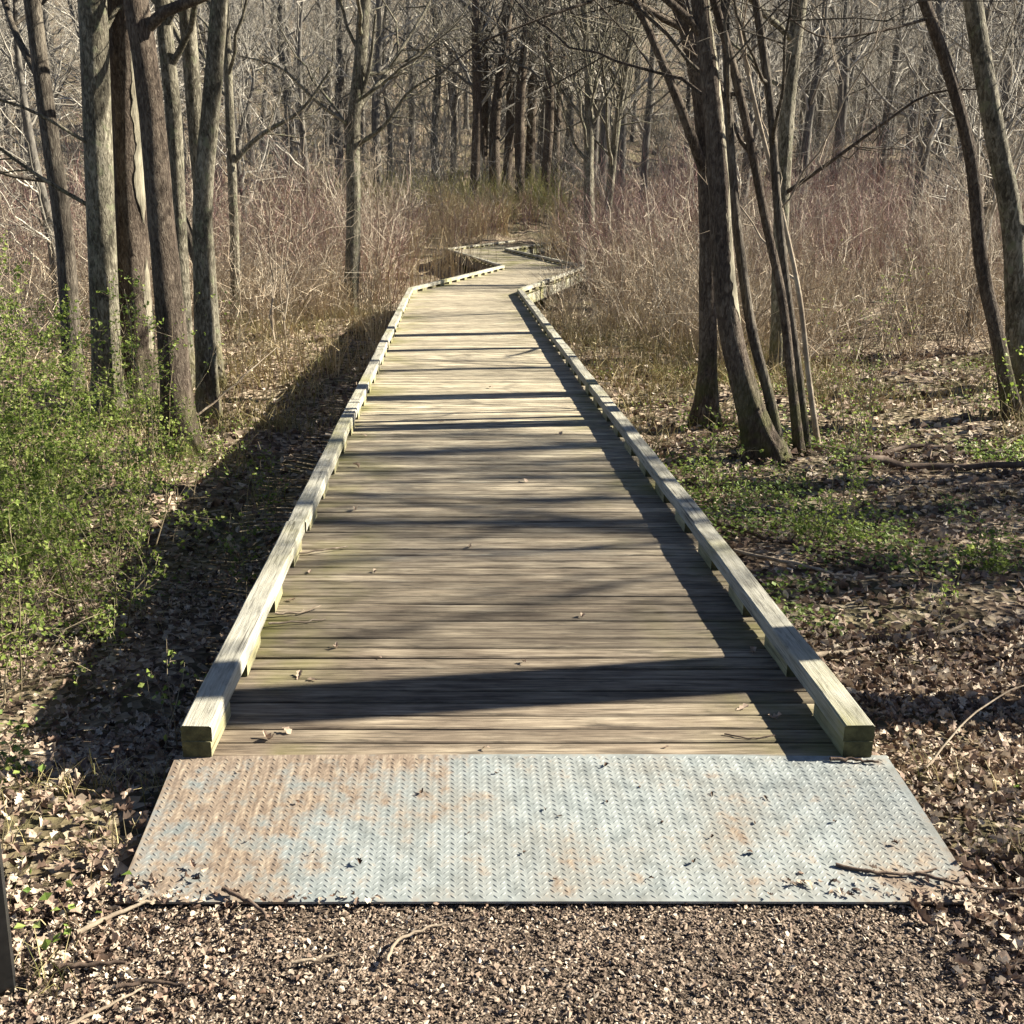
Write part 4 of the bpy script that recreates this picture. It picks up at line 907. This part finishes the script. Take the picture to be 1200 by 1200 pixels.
# single dead leaves on the deck and scraps on the plate
leafme = []
for i in range(4):
    V, F = scatter_leaves(np.zeros((1, 3)), np.array([1.0]), LEAF_OAK, LEAF_OAK_F, .12, 1.3, .9)
    V = V - [0, 0, V[:, 2].min()]; leafme.append(make_mesh('dead_leaf', V, F, M_LITTER, False))
for x, y, s in [(-.66, 3.27, .06), (-.6, 3.32, .045), (-.62, 3.78, .06), (-.56, 3.74, .05), (-.5, 4.05, .05), (-.78, 4.6, .06), (-.74, 5.0, .05), (.12, 3.2, .035), (.3, 3.9, .03), (-.3, 3.95, .03), (.6, 4.4, .035), (-.4, 5.0, .03), (.1, 5.4, .04), (-.7, 7.2, .06), (-.72, 8.2, .06), (1.1, 3.5, .06), (1.2, 3.42, .05), (1.28, 4.0, .05), (.5, 6.8, .05), (-.1, 8.8, .06), (.9, 8.3, .06), (.4, 10.5, .06), (-.6, 6.1, .05), (.75, 3.21, .03)]:
    o = inst('dead_leaf', leafme[int(U(0, 4))], None, (x, y, .003), (U(-.2, .2), U(-.2, .2), U(0, 6.28)), (s, s, s))
    tag(o, '%s dead leaf %s, %s the plate' % ('large' if s > .055 else ('middling' if s > .04 else 'small'), 'by the left curb' if x < -.45 else ('by the right curb' if x > .95 else 'mid deck'), 'right behind' if y < 3.4 else ('a few boards from' if y < 4.5 else ('well behind' if y < 6.5 else 'far from'))), 'leaf', 'dead leaves on the boardwalk')
scrapme = []
for m_ in leafme:
    q = m_.copy(); q.name = 'leaf_scrap'; q.materials.clear(); q.materials.append(M_SCRAP); scrapme.append(q)
sl = math.tan(tp.rotation_euler[0])
for x, y in [(-.72, 3.06), (-.5, 2.9), (-.62, 2.72), (-.42, 2.66), (-.28, 2.62), (.3, 2.86), (.34, 2.83), (.22, 2.66), (.45, 2.77), (.5, 2.9), (.62, 2.98), (.66, 2.8), (.72, 2.62), (.8, 2.73), (.85, 2.94), (.9, 2.66), (.95, 2.8), (1.02, 2.92), (.98, 2.55), (1.1, 2.72), (1.2, 2.8), (1.35, 2.7), (.15, 3.05), (.52, 3.09), (.3, 2.55), (-.1, 2.95), (1.25, 2.52), (.05, 2.75), (.58, 2.55), (1.3, 2.95)]:
    s = U(.009, .026); o = inst('leaf_scrap', scrapme[int(U(0, 4))], None, (x, y, -.031 + (y - 2.815) * sl + .005), (U(-.3, .3), U(-.3, .3), U(0, 6.28)), (s, s, s))
    tag(o, '%s leaf scrap on the %s of the plate, %s' % ('larger' if s > .022 else 'tiny', 'left end' if x < -.2 else ('left middle' if x < .3 else ('right middle' if x < .8 else 'right end')), 'toward the deck' if y > 2.93 else ('midway to the front' if y > 2.7 else 'at the front')), 'leaf', 'leaf scraps on the plate')
# metal post at the left edge
V, F = box(-.024, .024, -.024, .024, -.2, 1.15)
pt = thing('metal_post', 'dark square metal post cut off by the lower left edge of the picture', 'post', (-1.14, 2.15, -.06), (0, R(1.5), R(18)))
obj('shaft', V, F, M_METAL, pt, False)
V, F = box(-.027, .027, -.027, .027, 1.151, 1.165); obj('cap', V, F, M_METAL, pt, False)

# labels: where trees of the woods still share one, say which by its place in the row
same = {}
for o in COL.objects:
    if o.get('group') in ('bare trees of the woods behind the thicket', 'bare trees among the shrubs', 'woods behind the viewer', 'bare shrubs standing out of the thicket', 'dead leaves on the boardwalk', 'leaf scraps on the plate'): same.setdefault(o['label'], []).append(o)
for lab, os_ in same.items():
    if len(os_) > 1:
        os_.sort(key=lambda o: o.location.x)
        names = {2: ['left', 'right'], 3: ['left', 'middle', 'right']}.get(len(os_), ['first', 'second', 'third', 'fourth', 'fifth', 'sixth', 'seventh', 'eighth', 'ninth', 'tenth', 'eleventh', 'twelfth'][:len(os_)])
        for w_, o in zip(names, os_): o['label'] = w_ + ' ' + lab
